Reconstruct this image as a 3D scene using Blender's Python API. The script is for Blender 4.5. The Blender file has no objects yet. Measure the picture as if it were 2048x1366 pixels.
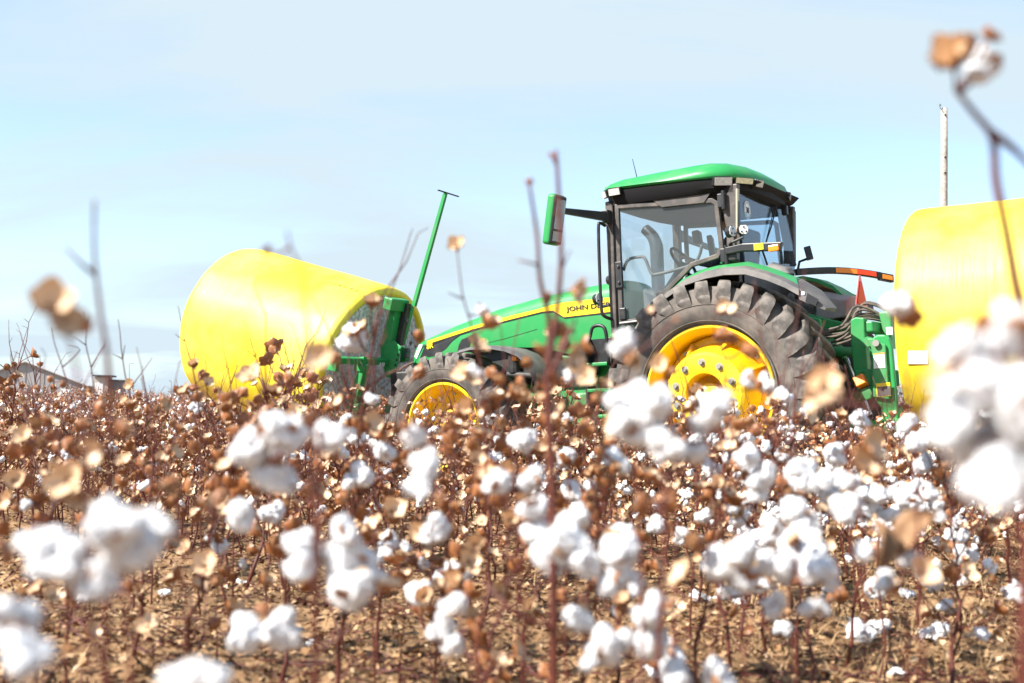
import bpy, bmesh, math, random
import numpy as np
from mathutils import Vector, Matrix, Euler, noise as mnoise

random.seed(7)
scene = bpy.context.scene
COL = scene.collection
PI = math.pi

# ------------------------------------------------------------------ camera
F = 2276.0                      # focal length in pixels of the 2048 px wide frame
CAM_H = 0.78
PITCH = math.atan(140.0 / F)
ROLL = math.radians(1.5)
cam_pos = Vector((0, 0, CAM_H))
_r = Vector((1, 0, 0)); _f = Vector((0, math.cos(PITCH), math.sin(PITCH))); _u = _r.cross(_f)
_c, _s = math.cos(ROLL), math.sin(ROLL)
cam_r = _c * _r + _s * _u
cam_u = _c * _u - _s * _r
cd = bpy.data.cameras.new('camera'); cam = bpy.data.objects.new('camera', cd); COL.objects.link(cam)
M3 = Matrix((cam_r, cam_u, -_f)).transposed()
cam.matrix_world = Matrix.Translation(cam_pos) @ M3.to_4x4()
cd.sensor_width = 36.0; cd.lens = F / 2048 * 36.0
cd.clip_start = 0.05; cd.clip_end = 12000
cd.dof.use_dof = True; cd.dof.focus_distance = 10.5; cd.dof.aperture_fstop = 2.7
cd.dof.aperture_blades = 0
scene.camera = cam

# ------------------------------------------------------------------ sun and sky
SUN = Vector((-0.80, -0.42, 0.80)).normalized()
sl = bpy.data.lights.new('sun', 'SUN'); sl.energy = 5.0; sl.angle = math.radians(0.53); sl.color = (1.0, 0.955, 0.88)
sun = bpy.data.objects.new('sun', sl); COL.objects.link(sun)
sun.rotation_euler = (-SUN).to_track_quat('-Z', 'Y').to_euler(); sun.location = (-20, -15, 30)

world = bpy.data.worlds.new('World'); scene.world = world; world.use_nodes = True
nt = world.node_tree; nt.nodes.clear(); N = nt.nodes; L = nt.links
out = N.new('ShaderNodeOutputWorld'); bg = N.new('ShaderNodeBackground')
sky = N.new('ShaderNodeTexSky'); sky.sky_type = 'NISHITA'; sky.sun_disc = False
sky.sun_elevation = math.asin(SUN.z); sky.sun_rotation = math.atan2(SUN.x, SUN.y)
sky.air_density = 1.0; sky.dust_density = 0.25; sky.ozone_density = 2.2; sky.altitude = 150
tc = N.new('ShaderNodeTexCoord'); sep = N.new('ShaderNodeSeparateXYZ'); L.new(tc.outputs['Generated'], sep.inputs[0])
mx = N.new('ShaderNodeMath'); mx.operation = 'MAXIMUM'; mx.inputs[1].default_value = 0.0; L.new(sep.outputs['Z'], mx.inputs[0])
ad = N.new('ShaderNodeMath'); ad.operation = 'ADD'; ad.inputs[1].default_value = 0.34; L.new(mx.outputs[0], ad.inputs[0])
dx = N.new('ShaderNodeMath'); dx.operation = 'DIVIDE'; L.new(sep.outputs['X'], dx.inputs[0]); L.new(ad.outputs[0], dx.inputs[1])
dy = N.new('ShaderNodeMath'); dy.operation = 'DIVIDE'; L.new(sep.outputs['Y'], dy.inputs[0]); L.new(ad.outputs[0], dy.inputs[1])
cmb = N.new('ShaderNodeCombineXYZ'); L.new(dx.outputs[0], cmb.inputs[0]); L.new(dy.outputs[0], cmb.inputs[1])
mp = N.new('ShaderNodeMapping'); mp.inputs['Rotation'].default_value = (0, 0, math.radians(-24)); mp.inputs['Scale'].default_value = (0.32, 1.05, 1)
L.new(cmb.outputs[0], mp.inputs[0])
nz = N.new('ShaderNodeTexNoise'); nz.inputs['Scale'].default_value = 2.3; nz.inputs['Detail'].default_value = 7; nz.inputs['Roughness'].default_value = 0.52; nz.inputs['Distortion'].default_value = 0.6
L.new(mp.outputs[0], nz.inputs['Vector'])
cr = N.new('ShaderNodeValToRGB'); cr.color_ramp.elements[0].position = 0.42; cr.color_ramp.elements[1].position = 0.63
L.new(nz.outputs['Fac'], cr.inputs[0])
cf = N.new('ShaderNodeMath'); cf.operation = 'MULTIPLY_ADD'; cf.inputs[1].default_value = 0.72; cf.inputs[2].default_value = 0.14; L.new(cr.outputs[0], cf.inputs[0])
mixc = N.new('ShaderNodeMixRGB'); mixc.inputs[2].default_value = (2.50, 3.02, 3.36, 1)
vz = N.new('ShaderNodeMath'); vz.operation = 'ADD'; vz.inputs[1].default_value = 0.06; L.new(mx.outputs[0], vz.inputs[0])
vd = N.new('ShaderNodeMath'); vd.operation = 'DIVIDE'; vd.inputs[0].default_value = 0.06; L.new(vz.outputs[0], vd.inputs[1])
vf = N.new('ShaderNodeMath'); vf.operation = 'ADD'; vf.use_clamp = True; L.new(cf.outputs[0], vf.inputs[0]); L.new(vd.outputs[0], vf.inputs[1])   # the veil thickens toward the horizon
L.new(vf.outputs[0], mixc.inputs[0]); L.new(sky.outputs[0], mixc.inputs[1])
L.new(mixc.outputs[0], bg.inputs[0]); bg.inputs[1].default_value = 0.118
L.new(bg.outputs[0], out.inputs[0])

vs = scene.view_settings; vs.view_transform = 'Standard'; vs.look = 'None'; vs.exposure = 1.28; vs.gamma = 1.0; vs.use_curve_mapping = False
scene.cycles.max_bounces = 6; scene.cycles.transparent_max_bounces = 16; scene.cycles.use_denoising = True

# ------------------------------------------------------------------ geometry of the view (for measuring)
def ray(px, py):
    a = (px - 1024) / F; b = (py - 683) / F
    return cam_r * a - cam_u * b + _f
def at(px, py, d):
    return cam_pos + ray(px, py) * d
def topx(P):
    v = Vector(P) - cam_pos; z = v.dot(_f)
    return 1024 + F * v.dot(cam_r) / z, 683 - F * v.dot(cam_u) / z, z

TR_POS = Vector((2.516, 11.404, CAM_H - 0.715))
TR_ROT = (Matrix.Rotation(math.radians(147.56), 3, 'Z') @ Matrix.Rotation(math.radians(3.4), 3, 'Y') @ Matrix.Rotation(math.radians(-2), 3, 'X'))
TR_INV = TR_ROT.transposed()
def loc(px, py, y):                       # point of the tractor's own space on its plane y
    d = TR_INV @ ray(px, py); o = TR_INV @ (cam_pos - TR_POS)
    t = (y - o.y) / d.y
    return o + d * t

# ------------------------------------------------------------------ helpers
class MB:
    def __init__(s): s.v = []; s.f = []; s.m = []; s.mi = 0
    def add(s, vs_, fs):
        k = len(s.v); s.v += [tuple(p) for p in vs_]; s.f += [tuple(i + k for i in f) for f in fs]; s.m += [s.mi] * len(fs)
        return s
    def box(s, c, d, rot=None):
        c = Vector(c); h = Vector(d) / 2; R = Euler(rot).to_matrix() if rot else Matrix.Identity(3)
        p = [c + R @ Vector((x * h.x, y * h.y, z * h.z)) for x in (-1, 1) for y in (-1, 1) for z in (-1, 1)]
        return s.add(p, [(0, 1, 3, 2), (4, 6, 7, 5), (0, 4, 5, 1), (2, 3, 7, 6), (0, 2, 6, 4), (1, 5, 7, 3)])
    def prism(s, pts, y0, y1):            # polygon in XZ swept along Y
        n = len(pts)
        p = [(x, y0, z) for x, z in pts] + [(x, y1, z) for x, z in pts]
        return s.add(p, [tuple(range(n)), tuple(range(2 * n - 1, n - 1, -1))] + [(i, i + n, (i + 1) % n + n, (i + 1) % n) for i in range(n)])
    def prism_x(s, pts, x0, x1):          # polygon in YZ swept along X
        n = len(pts)
        p = [(x0, y, z) for y, z in pts] + [(x1, y, z) for y, z in pts]
        return s.add(p, [tuple(range(n)), tuple(range(2 * n - 1, n - 1, -1))] + [(i, i + n, (i + 1) % n + n, (i + 1) % n) for i in range(n)])
    def loft(s, rings, closed=True, cap=True):
        n = len(rings[0]); p = [q for r in rings for q in r]; fs = []
        for k in range(len(rings) - 1):
            for i in range(n if closed else n - 1):
                j = (i + 1) % n
                fs.append((k * n + i, k * n + j, (k + 1) * n + j, (k + 1) * n + i))
        if cap and closed:
            fs.append(tuple(range(n - 1, -1, -1))); fs.append(tuple((len(rings) - 1) * n + i for i in range(n)))
        return s.add(p, fs)
    def tube(s, pts, r, n=6, cap=True, smooth=0):
        pts = [Vector(p) for p in pts]
        if smooth: pts = spline(pts, smooth)
        m = len(pts); rr = r if isinstance(r, (list, tuple)) else [r] * m
        if len(rr) != m: rr = [np.interp(i / (m - 1), np.linspace(0, 1, len(rr)), rr) for i in range(m)]
        rings = []; up = None
        for i in range(m):
            t = (pts[min(i + 1, m - 1)] - pts[max(i - 1, 0)]).normalized()
            if up is None: up = t.orthogonal().normalized()
            up = (up - t * up.dot(t)); up = up.normalized() if up.length > 1e-6 else t.orthogonal().normalized()
            b = t.cross(up)
            rings.append([pts[i] + (up * math.cos(2 * PI * k / n) + b * math.sin(2 * PI * k / n)) * rr[i] for k in range(n)])
        return s.loft(rings, True, cap)
    def lathe(s, prof, n=48, closed=False):   # profile (r, y) about Y
        rings = []
        for r, y in prof:
            rings.append([(r * math.cos(2 * PI * k / n), y, r * math.sin(2 * PI * k / n)) for k in range(n)])
        return s.loft(rings, True, False)
    def cyl(s, a, b, r, n=12): return s.tube([a, b], r, n)
    def mesh(s, name, mats, smooth=False):
        me = bpy.data.meshes.new(name); me.from_pydata([tuple(p) for p in s.v], [], s.f)
        if not isinstance(mats, (list, tuple)): mats = [mats]
        for m in mats: me.materials.append(m)
        if len(mats) > 1: me.polygons.foreach_set('material_index', s.m)
        bm = bmesh.new(); bm.from_mesh(me); bmesh.ops.recalc_face_normals(bm, faces=bm.faces); bm.to_mesh(me); bm.free()
        if smooth: me.polygons.foreach_set('use_smooth', [True] * len(me.polygons))
        me.update(); return me
    def build(s, name, mats, parent=None, smooth=False, bevel=0.0, seg=2, auto=None):
        me = s.mesh(name, mats, smooth or auto is not None)
        o = link(name, me, parent)
        if bevel:
            b = o.modifiers.new('bevel', 'BEVEL'); b.width = bevel; b.segments = seg; b.limit_method = 'ANGLE'; b.angle_limit = math.radians(35)
        if auto is not None: me.set_sharp_from_angle(angle=math.radians(auto))
        return o
def link(name, me, parent=None):
    o = bpy.data.objects.new(name, me); COL.objects.link(o)
    if parent: o.parent = parent
    return o
def spline(P, k):
    P = [Vector(p) for p in P]; out_ = []
    for i in range(len(P) - 1):
        a = P[max(i - 1, 0)]; b = P[i]; c = P[i + 1]; d = P[min(i + 2, len(P) - 1)]
        for j in range(k):
            t = j / k
            out_.append(0.5 * ((2 * b) + (c - a) * t + (2 * a - 5 * b + 4 * c - d) * t * t + (3 * b - a - 3 * c + d) * t ** 3))
    out_.append(P[-1]); return out_
def thing(name, label, cat, locn=(0, 0, 0), rot=None, group=None):
    o = bpy.data.objects.new(name, None); COL.objects.link(o); o.empty_display_size = 0.2
    o.location = locn
    if rot is not None: o.rotation_euler = rot
    return tag(o, label, cat, group)
def tag(o, label=None, cat=None, group=None, kind=None):
    if label: o['label'] = label
    if cat: o['category'] = cat
    if group: o['group'] = group
    if kind: o['kind'] = kind
    return o

# ------------------------------------------------------------------ materials
def mat(name, col, rough=0.5, metal=0.0, var=0.0, scale=8.0, col2=None, bump=0.0, bscale=60.0, spec=0.5, coat=0.0, lo=0.4, hi=0.65, detail=6.0, trans=0.0, coords='Object', wave=None):
    m = bpy.data.materials.new(name); m.use_nodes = True; t = m.node_tree; n = t.nodes; b = n['Principled BSDF']
    b.inputs['Base Color'].default_value = (*col, 1); b.inputs['Roughness'].default_value = rough; b.inputs['Metallic'].default_value = metal
    b.inputs['Specular IOR Level'].default_value = spec; b.inputs['Coat Weight'].default_value = coat; b.inputs['Coat Roughness'].default_value = 0.12
    tcn = n.new('ShaderNodeTexCoord')
    if var or col2:
        nz_ = n.new('ShaderNodeTexNoise'); nz_.inputs['Scale'].default_value = scale; nz_.inputs['Detail'].default_value = detail
        nz_.inputs['Roughness'].default_value = 0.62
        t.links.new(tcn.outputs[coords], nz_.inputs['Vector'])
        r = n.new('ShaderNodeValToRGB'); r.color_ramp.elements[0].position = lo; r.color_ramp.elements[1].position = hi
        c2 = col2 if col2 else tuple(min(1, c * (1 + var)) for c in col)
        c1 = col if col2 else tuple(c * (1 - var) for c in col)
        r.color_ramp.elements[0].color = (*c1, 1); r.color_ramp.elements[1].color = (*c2, 1)
        t.links.new(nz_.outputs['Fac'], r.inputs[0]); t.links.new(r.outputs[0], b.inputs['Base Color'])
    if bump:
        nb = n.new('ShaderNodeTexNoise'); nb.inputs['Scale'].default_value = bscale; nb.inputs['Detail'].default_value = 5
        t.links.new(tcn.outputs[coords], nb.inputs['Vector'])
        bp = n.new('ShaderNodeBump'); bp.inputs['Strength'].default_value = bump; bp.inputs['Distance'].default_value = 0.02
        t.links.new(nb.outputs['Fac'], bp.inputs['Height']); t.links.new(bp.outputs[0], b.inputs['Normal'])
    if trans: b.inputs['Transmission Weight'].default_value = trans
    return m
def glass_mat(name, tint, gloss=0.10):
    m = bpy.data.materials.new(name); m.use_nodes = True; t = m.node_tree; n = t.nodes; n.remove(n['Principled BSDF'])
    o = n['Material Output']; tr = n.new('ShaderNodeBsdfTransparent'); tr.inputs[0].default_value = (*tint, 1)
    gl = n.new('ShaderNodeBsdfGlossy'); gl.inputs['Roughness'].default_value = 0.03
    df = n.new('ShaderNodeBsdfDiffuse'); df.inputs[0].default_value = (0.55, 0.56, 0.55, 1)      # dust film
    lw = n.new('ShaderNodeLayerWeight'); lw.inputs[0].default_value = 0.5
    pw = n.new('ShaderNodeMath'); pw.operation = 'POWER'; pw.inputs[1].default_value = 4.0; t.links.new(lw.outputs['Facing'], pw.inputs[0])
    fr = n.new('ShaderNodeMath'); fr.operation = 'MULTIPLY_ADD'; fr.inputs[1].default_value = 0.55; fr.inputs[2].default_value = 0.04; t.links.new(pw.outputs[0], fr.inputs[0])
    m1 = n.new('ShaderNodeMixShader'); m1.inputs[0].default_value = gloss
    m2 = n.new('ShaderNodeMixShader')
    t.links.new(tr.outputs[0], m1.inputs[1]); t.links.new(df.outputs[0], m1.inputs[2])
    t.links.new(fr.outputs[0], m2.inputs[0]); t.links.new(m1.outputs[0], m2.inputs[1]); t.links.new(gl.outputs[0], m2.inputs[2])
    t.links.new(m2.outputs[0], o.inputs[0]); return m

G = {}
G['green'] = mat('green_paint', (0.022, 0.25, 0.065), 0.42, var=0.0, col2=(0.075, 0.25, 0.09), lo=.48, hi=.82, scale=4.5, coat=0.0, bump=0.01, bscale=400, spec=0.35)
G['green_dust'] = mat('dusty_green_paint', (0.03, 0.25, 0.07), 0.5, col2=(0.12, 0.22, 0.10), scale=7, lo=0.45, hi=0.8)
G['yellow'] = mat('yellow_paint', (0.85, 0.56, 0.006), 0.36, col2=(0.74, 0.46, 0.03), scale=6, coat=0.2)
G['stripe'] = mat('yellow_decal', (0.85, 0.60, 0.015), 0.4)
G['black'] = mat('black_plastic', (0.013, 0.014, 0.016), 0.42, col2=(0.05, 0.045, 0.04), scale=9, lo=0.5, hi=0.8)
G['dark'] = mat('dark_metal', (0.018, 0.018, 0.019), 0.5, col2=(0.07, 0.06, 0.05), scale=7, lo=0.45, hi=0.8)
G['gray'] = mat('dusty_gray_plastic', (0.085, 0.08, 0.078), 0.62, col2=(0.19, 0.17, 0.15), scale=5, lo=0.4, hi=0.75, bump=0.05, bscale=150)
G['pale'] = mat('pale_gray_plastic', (0.24, 0.225, 0.21), 0.6, col2=(0.34, 0.31, 0.28), scale=5)
G['post'] = mat('dusty_cab_post', (0.055, 0.048, 0.043), 0.5, col2=(0.16, 0.13, 0.11), scale=6, lo=0.45, hi=0.8)
G['rubber'] = mat('dusty_tyre_rubber', (0.075, 0.068, 0.062), 0.88, col2=(0.20, 0.17, 0.145), scale=5, lo=0.35, hi=0.72, bump=0.12, bscale=90, spec=0.2)
G['lug'] = mat('worn_lug_rubber', (0.085, 0.078, 0.072), 0.8, col2=(0.24, 0.205, 0.175), scale=11, lo=0.4, hi=0.75, bump=0.1, bscale=80, spec=0.3)
G['glass'] = glass_mat('tinted_cab_glass', (0.92, 0.955, 0.965), 0.04)
G['rearglass'] = glass_mat('dark_rear_glass', (0.76, 0.86, 0.92), 0.03)
G['lamp'] = mat('work_lamp_lens', (0.62, 0.61, 0.58), 0.15, spec=0.8, col2=(0.42, 0.41, 0.4), scale=40)
G['headlamp'] = mat('headlamp_lens', (0.62, 0.68, 0.75), 0.1, spec=0.9)
G['white'] = mat('white_sticker', (0.78, 0.78, 0.77), 0.45)
G['amber'] = mat('amber_lens', (0.80, 0.24, 0.01), 0.25, spec=0.7)
G['red'] = mat('red_reflector', (0.85, 0.06, 0.015), 0.3)
G['roofblack'] = mat('clean_black_plastic', (0.010, 0.010, 0.011), 0.7, spec=0.2)
G['orange'] = mat('orange_reflector', (0.95, 0.26, 0.03), 0.35)
G['fluor'] = mat('faded_orange_film', (0.80, 0.10, 0.012), 0.6, spec=0.2)
G['bolt'] = mat('zinc_bolt', (0.45, 0.42, 0.38), 0.4, metal=0.8)
G['hose'] = mat('dusty_hose', (0.06, 0.048, 0.038), 0.7, col2=(0.15, 0.115, 0.085), scale=14)
G['chrome'] = mat('steel_rod', (0.6, 0.6, 0.6), 0.2, metal=1.0)
G['seatfab'] = mat('dark_seat_fabric', (0.03, 0.03, 0.033), 0.85)
G['interior'] = mat('gray_cab_interior', (0.16, 0.165, 0.17), 0.7)
G['headliner'] = mat('gray_headliner', (0.42, 0.41, 0.39), 0.85)
# ================================================================== TRACTOR
tr = thing('tractor', 'green row-crop tractor with yellow wheels standing between the two yellow cotton bales', 'tractor', TR_POS, TR_ROT.to_euler())

def lug_mesh(R, wd, side):
    k = R / 1.03; h = wd / 0.54
    rows = [(0.266, 0.80, 0.76, 0.055, -0.075), (0.278, 0.87, 0.80, 0.09, -0.045), (0.288, 0.945, 0.86, 0.14, -0.015), (0.274, 1.005, 0.90, 0.15, 0.0), (0.235, 1.03, 0.94, 0.125, 0.02), (0.12, 1.035, 0.95, 0.095, 0.105), (0.0, 1.035, 0.95, 0.078, 0.19), (-0.03, 1.03, 0.95, 0.07, 0.21)]
    rings = []
    for y, rt, rb, w, a in rows:
        y = y * h * side; rt *= k; rb *= k; w *= k
        q = []
        for r_, sg, ws in ((rb, -1, 1.15), (rt, -1, 0.82), (rt, 1, 0.82), (rb, 1, 1.15)):
            ang = a + sg * w * ws / 2 / rt
            # rotation from top toward front (+X)
            q.append((r_ * math.sin(ang), y, r_ * math.cos(ang)))
        rings.append(q)
    b = MB().loft(rings); me = b.mesh('tread_lug', G['lug'], False)
    bm = bmesh.new(); bm.from_mesh(me); bmesh.ops.bevel(bm, geom=list(bm.edges), offset=0.010 * k, segments=2, affect='EDGES', profile=0.6); bm.to_mesh(me); bm.free()
    me.polygons.foreach_set('use_smooth', [True] * len(me.polygons)); me.set_sharp_from_angle(angle=math.radians(50))
    return me

def wheel(name, pos, R, rf, wd, nl, side, style, steer=0.0, vis=True):
    """rim is the part; tyre, lugs, disc and bolts are its pieces.  side=+1 left"""
    h = wd / 2; s = side
    b = MB()
    prof = [(rf + .004, h * .84), (rf + .012, h * .885), (rf + .004, h * .93), (rf - .016, h * .93), (rf - .026, h * .88), (rf - .040, h * .72), (rf - .062, h * .55), (rf - .072, h * .1), (rf - .075, -h * .5), (rf - .04, -h * .72), (rf - .015, -h * .93), (rf + .01, -h * .9), (rf + .004, -h * .84)]
    b.lathe([(r, y * s) for r, y in prof], 72)
    w = b.build(name, G['yellow'], tr, auto=30); w.location = pos; w.rotation_euler = (0, 0, steer)
    t = MB()
    rs = R * 0.948
    tp = [(rf - .008, .80), (rf + .02, .86), (rf + .05, .93), (rf + (rs - rf) * .38, 1.02), (rf + (rs - rf) * .62, 1.01), (rf + (rs - rf) * .85, .93), (rs * .985, .84), (rs, .6), (rs * 1.004, 0)]
    full = [(r, y * h) for r, y in tp] + [(r, -y * h) for r, y in reversed(tp[:-1])]
    t.lathe(full, 96); ty = t.build('tyre', G['rubber'], w, smooth=True)
    # moulded ring ribs on the sidewall
    t2 = MB()
    for rr in (rf + .045, rf + (rs - rf) * .52):
        t2.lathe([(rr - .006, h * .95 * s), (rr - .004, h * 1.03 * s), (rr + .004, h * 1.03 * s), (rr + .006, h * .95 * s)], 96)
    t2.build('sidewall_rib', G['rubber'], w, smooth=True)
    lm = {1: lug_mesh(R, wd, 1), -1: lug_mesh(R, wd, -1)}
    for sd in (1, -1):
        for i in range(nl):
            o = link('tread_lug', lm[sd], w); o.rotation_euler = (0, 2 * PI * (i + (0.5 if sd < 0 else 0)) / nl, 0)
    d = MB()
    if style == 'rear':
        pr = [(rf - .072, .02), (rf - .09, .045), (rf - .15, .05), (rf - .17, .07), (.40, .25), (.375, .315), (.35, .335), (.215, .345), (.185, .335), (.176, .30), (.165, .12), (.10, .10), (.095, .22), (.06, .235), (0.001, .235)]
        pr = [(r, y + (.08 if y > .06 else 0)) for r, y in pr]
        d.lathe([(r, y * s) for r, y in pr], 72)
        dk = d.build('wheel_disc', G['yellow'], w, auto=28)
        for i in range(10):
            a = 2 * PI * i / 10 + .28
            x, z = .285 * math.cos(a), .285 * math.sin(a)
            q = MB().cyl((x, .415 * s, z), (x, .455 * s, z), .021, 6).cyl((x, .42 * s, z), (x, .426 * s, z), .034, 14)
            q.build('wheel_bolt', G['bolt'], w)
        for i in range(8):
            a = 2 * PI * i / 8 + .1
            x, z = (rf - .12) * math.cos(a), (rf - .12) * math.sin(a)
            MB().cyl((x, .04 * s, z), (x, .075 * s, z), .018, 6).build('rim_bolt', G['bolt'], w)
            # clamp webs between disc cone and rim
            c, sn = math.cos(a + .2), math.sin(a + .2)
            p0, p1 = rf - .075, .385
            q = MB(); tx, tz = -sn * .016, c * .016
            pts = [(p0, .0), (p0, .06), (p1, .35), (p1 - .03, .16)]
            q.add([(r_ * c + sg * tx, y_ * s, r_ * sn + sg * tz) for sg in (-1, 1) for r_, y_ in pts], [(0, 1, 2, 3), (7, 6, 5, 4), (0, 4, 5, 1), (1, 5, 6, 2), (2, 6, 7, 3), (3, 7, 4, 0)])
            q.build('disc_web', G['yellow'], w)
    else:
        pr = [(rf - .072, -.02), (rf - .10, -.03), (rf - .14, -.04), (.22, -.075), (.20, -.06), (.19, .0), (.175, .03), (.10, .05), (.09, .10), (.05, .12), (.001, .12)]
        d.lathe([(r, y * s) for r, y in pr], 64); d.build('wheel_disc', G['yellow'], w, auto=28)
        for i in range(10):
            a = 2 * PI * i / 10
            x, z = .145 * math.cos(a), .145 * math.sin(a)
            MB().cyl((x, .035 * s, z), (x, .065 * s, z), .015, 6).build('wheel_bolt', G['bolt'], w)
        for i in range(12):
            a = 2 * PI * i / 12
            x, z = (rf - .115) * math.cos(a), (rf - .115) * math.sin(a)
            MB().cyl((x, -.036 * s, z), (x, -.015 * s, z), .014, 6).build('rim_bolt', G['bolt'], w)
    return w
wheel('rear_wheel', (0, .885, .97), 1.05, .62, .70, 28, 1, 'rear')
wheel('rear_wheel', (0, -.885, .97), 1.05, .62, .70, 28, -1, 'rear')
wheel('front_wheel', (3.05, .91, .76), .79, .46, .48, 22, 1, 'front')
wheel('front_wheel', (3.05, -.91, .76), .79, .46, .48, 22, -1, 'front')

# ---- chassis
b = MB().box((1.5, 0, 1.02), (2.9, .5, .5)).box((.1, 0, 1.0), (.7, .62, .66)).box((-.35, 0, 1.1), (.5, .7, .75)).box((3.3, 0, 1.05), (1.1, .42, .34))
b.build('chassis', G['green_dust'], tr, bevel=.03)
MB().cyl((0, -.9, .97), (0, .9, .97), .12, 20).cyl((3.05, -.75, .76), (3.05, .75, .76), .11, 20).box((3.05, 0, .82), (.34, .7, .26)).build('axle', G['green_dust'], tr, bevel=.02)
MB().box((2.35, 0, 1.45), (1.9, .66, .55)).box((2.0, .30, 1.35), (.5, .12, .3)).cyl((2.6, .36, 1.3), (2.6, .36, 1.62), .07, 12).cyl((2.2, .38, 1.25), (2.75, .38, 1.3), .04, 8).build('engine', G['dark'], tr, bevel=.02)

# ---- hood
sx = [1.26, 1.6, 2.2, 2.8, 3.4, 3.75, 3.9, 3.98]
zt = [2.215, 2.195, 2.14, 2.05, 1.91, 1.81, 1.765, 1.72]
hw = [.47, .47, .465, .455, .44, .425, .405, .36]
zb = [1.36, 1.40, 1.56, 1.60, 1.53, 1.50, 1.49, 1.52]
rings = []
for x, t, w, z0 in zip(sx, zt, hw, zb):
    half = [(0, t), (w * .45, t - .006), (w * .74, t - .025), (w * .90, t - .06), (w * .985, t - .14), (w, t - .22), (w, z0 + .05), (w * .985, z0)]
    rings.append([(x, y, z) for y, z in half] + [(x, -y, z) for y, z in reversed(half[1:])])
hood = MB().loft(rings).build('hood', G['green'], tr, auto=40)
def hwx(x): return float(np.interp(x, sx, hw))
def onhood(pts, off=.006): return [(p.x, hwx(p.x) + off, p.z) for p in pts]
def decal(name, pxs, m, off=.006, parent=None, th=.004):
    P = [loc(a, c, .45) for a, c in pxs]
    for sg in (1, -1):
        b_ = MB(); n_ = len(P)
        v = [(p.x, sg * (hwx(p.x) + off), p.z) for p in P] + [(p.x, sg * (hwx(p.x) + off - th), p.z) for p in P]
        b_.add(v, [tuple(range(n_)), tuple(range(2 * n_ - 1, n_ - 1, -1))] + [(i, i + n_, (i + 1) % n_ + n_, (i + 1) % n_) for i in range(n_)])
        b_.build(name, m, parent or hood)
Z3 = lambda a, c: (a / 4.655 + 820, c / 4.655 + 540)
# stripe cut into short quads so that it follows the bonnet
su = [(150, 660), (600, 517), (960, 422), (1200, 365), (1310, 330), (1450, 300), (1960, 246)]
slo = [(150, 690), (600, 548), (960, 456), (1240, 388), (1340, 380), (1445, 440), (1960, 380)]
def strip(name, up_, lo_, m, off):
    U = [loc(*Z3(*q), .45) for q in up_]; D = [loc(*Z3(*q), .45) for q in lo_]
    for sg in (1, -1):
        b_ = MB(); k = len(U)
        v = [(p.x, sg * (hwx(p.x) + off), p.z) for p in U] + [(p.x, sg * (hwx(p.x) + off), p.z) for p in D]
        v += [(x, y - sg * .004, z) for x, y, z in v]
        fs = []
        for i in range(k - 1):
            fs += [(i, i + 1, k + i + 1, k + i), (2 * k + i, 3 * k + i, 3 * k + i + 1, 2 * k + i + 1), (i, 2 * k + i, 2 * k + i + 1, i + 1), (k + i, k + i + 1, 3 * k + i + 1, 3 * k + i)]
        fs += [(0, k, 3 * k, 2 * k), (k - 1, 3 * k - 1, 4 * k - 1, 2 * k - 1)]
        b_.add(v, fs).build(name, m, hood)
strip('yellow_stripe', su, slo, G['stripe'], .008)
strip('dark_trim', [(a, c + 2) for a, c in slo], [(a, c + 13) for a, c in slo], G['black'], .006)
decal('nose_panel', [Z3(*q) for q in [(138, 694), (480, 590), (395, 655), (330, 730), (235, 795), (70, 832), (110, 740)]], G['black'], .005)
decal('side_vent', [Z3(*q) for q in [(440, 765), (452, 700), (480, 648), (592, 602), (548, 722)]], G['black'], .005)
for sg in (1, -1):
    P = [loc(*Z3(*q), .41) for q in [(28, 802), (88, 694), (128, 692), (62, 828)]]
    b_ = MB(); v = [(p.x, sg * (hwx(p.x) + .010), p.z) for p in P] + [(p.x - .02, sg * (hwx(p.x) - .05), p.z) for p in P]
    b_.add(v, [(0, 1, 2, 3), (7, 6, 5, 4), (0, 4, 5, 1), (1, 5, 6, 2), (2, 6, 7, 3), (3, 7, 4, 0)]).build('headlamp', G['headlamp'], hood)
MB().prism_x([(-.30, 1.53), (.30, 1.53), (.27, 1.66), (-.27, 1.66)], 3.965, 3.992).build('front_grille', G['black'], hood)
# panel joint line along the bonnet side
strip('panel_gap', [(560, 716), (880, 640), (1190, 550)], [(560, 720), (880, 644), (1190, 554)], G['black'], .003)

def text_mesh(body, size, extr=.002, shear=0.0, bold=0.0):
    cu = bpy.data.curves.new('lettering', 'FONT'); cu.body = body; cu.size = size; cu.extrude = extr; cu.shear = shear; cu.offset = bold; cu.resolution_u = 3
    o = bpy.data.objects.new('lettering', cu); COL.objects.link(o)
    dg = bpy.context.evaluated_depsgraph_get(); me = bpy.data.meshes.new_from_object(o.evaluated_get(dg))
    bpy.data.objects.remove(o); return me
def side_text(name, body, size, x, z, slope, m, parent, y, flip=1, bold=0.0, shear=0.0, sx_=1.0):
    me = text_mesh(body, size, shear=shear, bold=bold); me.materials.clear(); me.materials.append(m)
    o = link(name, me, parent)
    ax = Vector((-math.cos(slope), 0, -math.sin(slope))) * flip          # reading direction
    up = Vector((-math.sin(slope), 0, math.cos(slope))) * 1.0 if flip > 0 else Vector((math.sin(slope), 0, math.cos(slope)))
    nr = ax.cross(up)
    R = Matrix((ax * sx_, up, nr)).transposed().to_4x4()
    o.matrix_local = Matrix.Translation((x, y, z)) @ R
    return o
p0 = loc(*Z3(1475, 388), .45); p1 = loc(*Z3(1665, 366), .45)
slp = math.atan2(p1.z - p0.z, -(p1.x - p0.x))
side_text('lettering', 'JOHN DEERE', .070, p0.x, p0.z, -slp, G['black'], hood, hwx(p0.x) + .0125, sx_=1.42, bold=.0014)
q0 = loc(*Z3(150, 738), .45); q1 = loc(*Z3(224, 718), .45)
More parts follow.
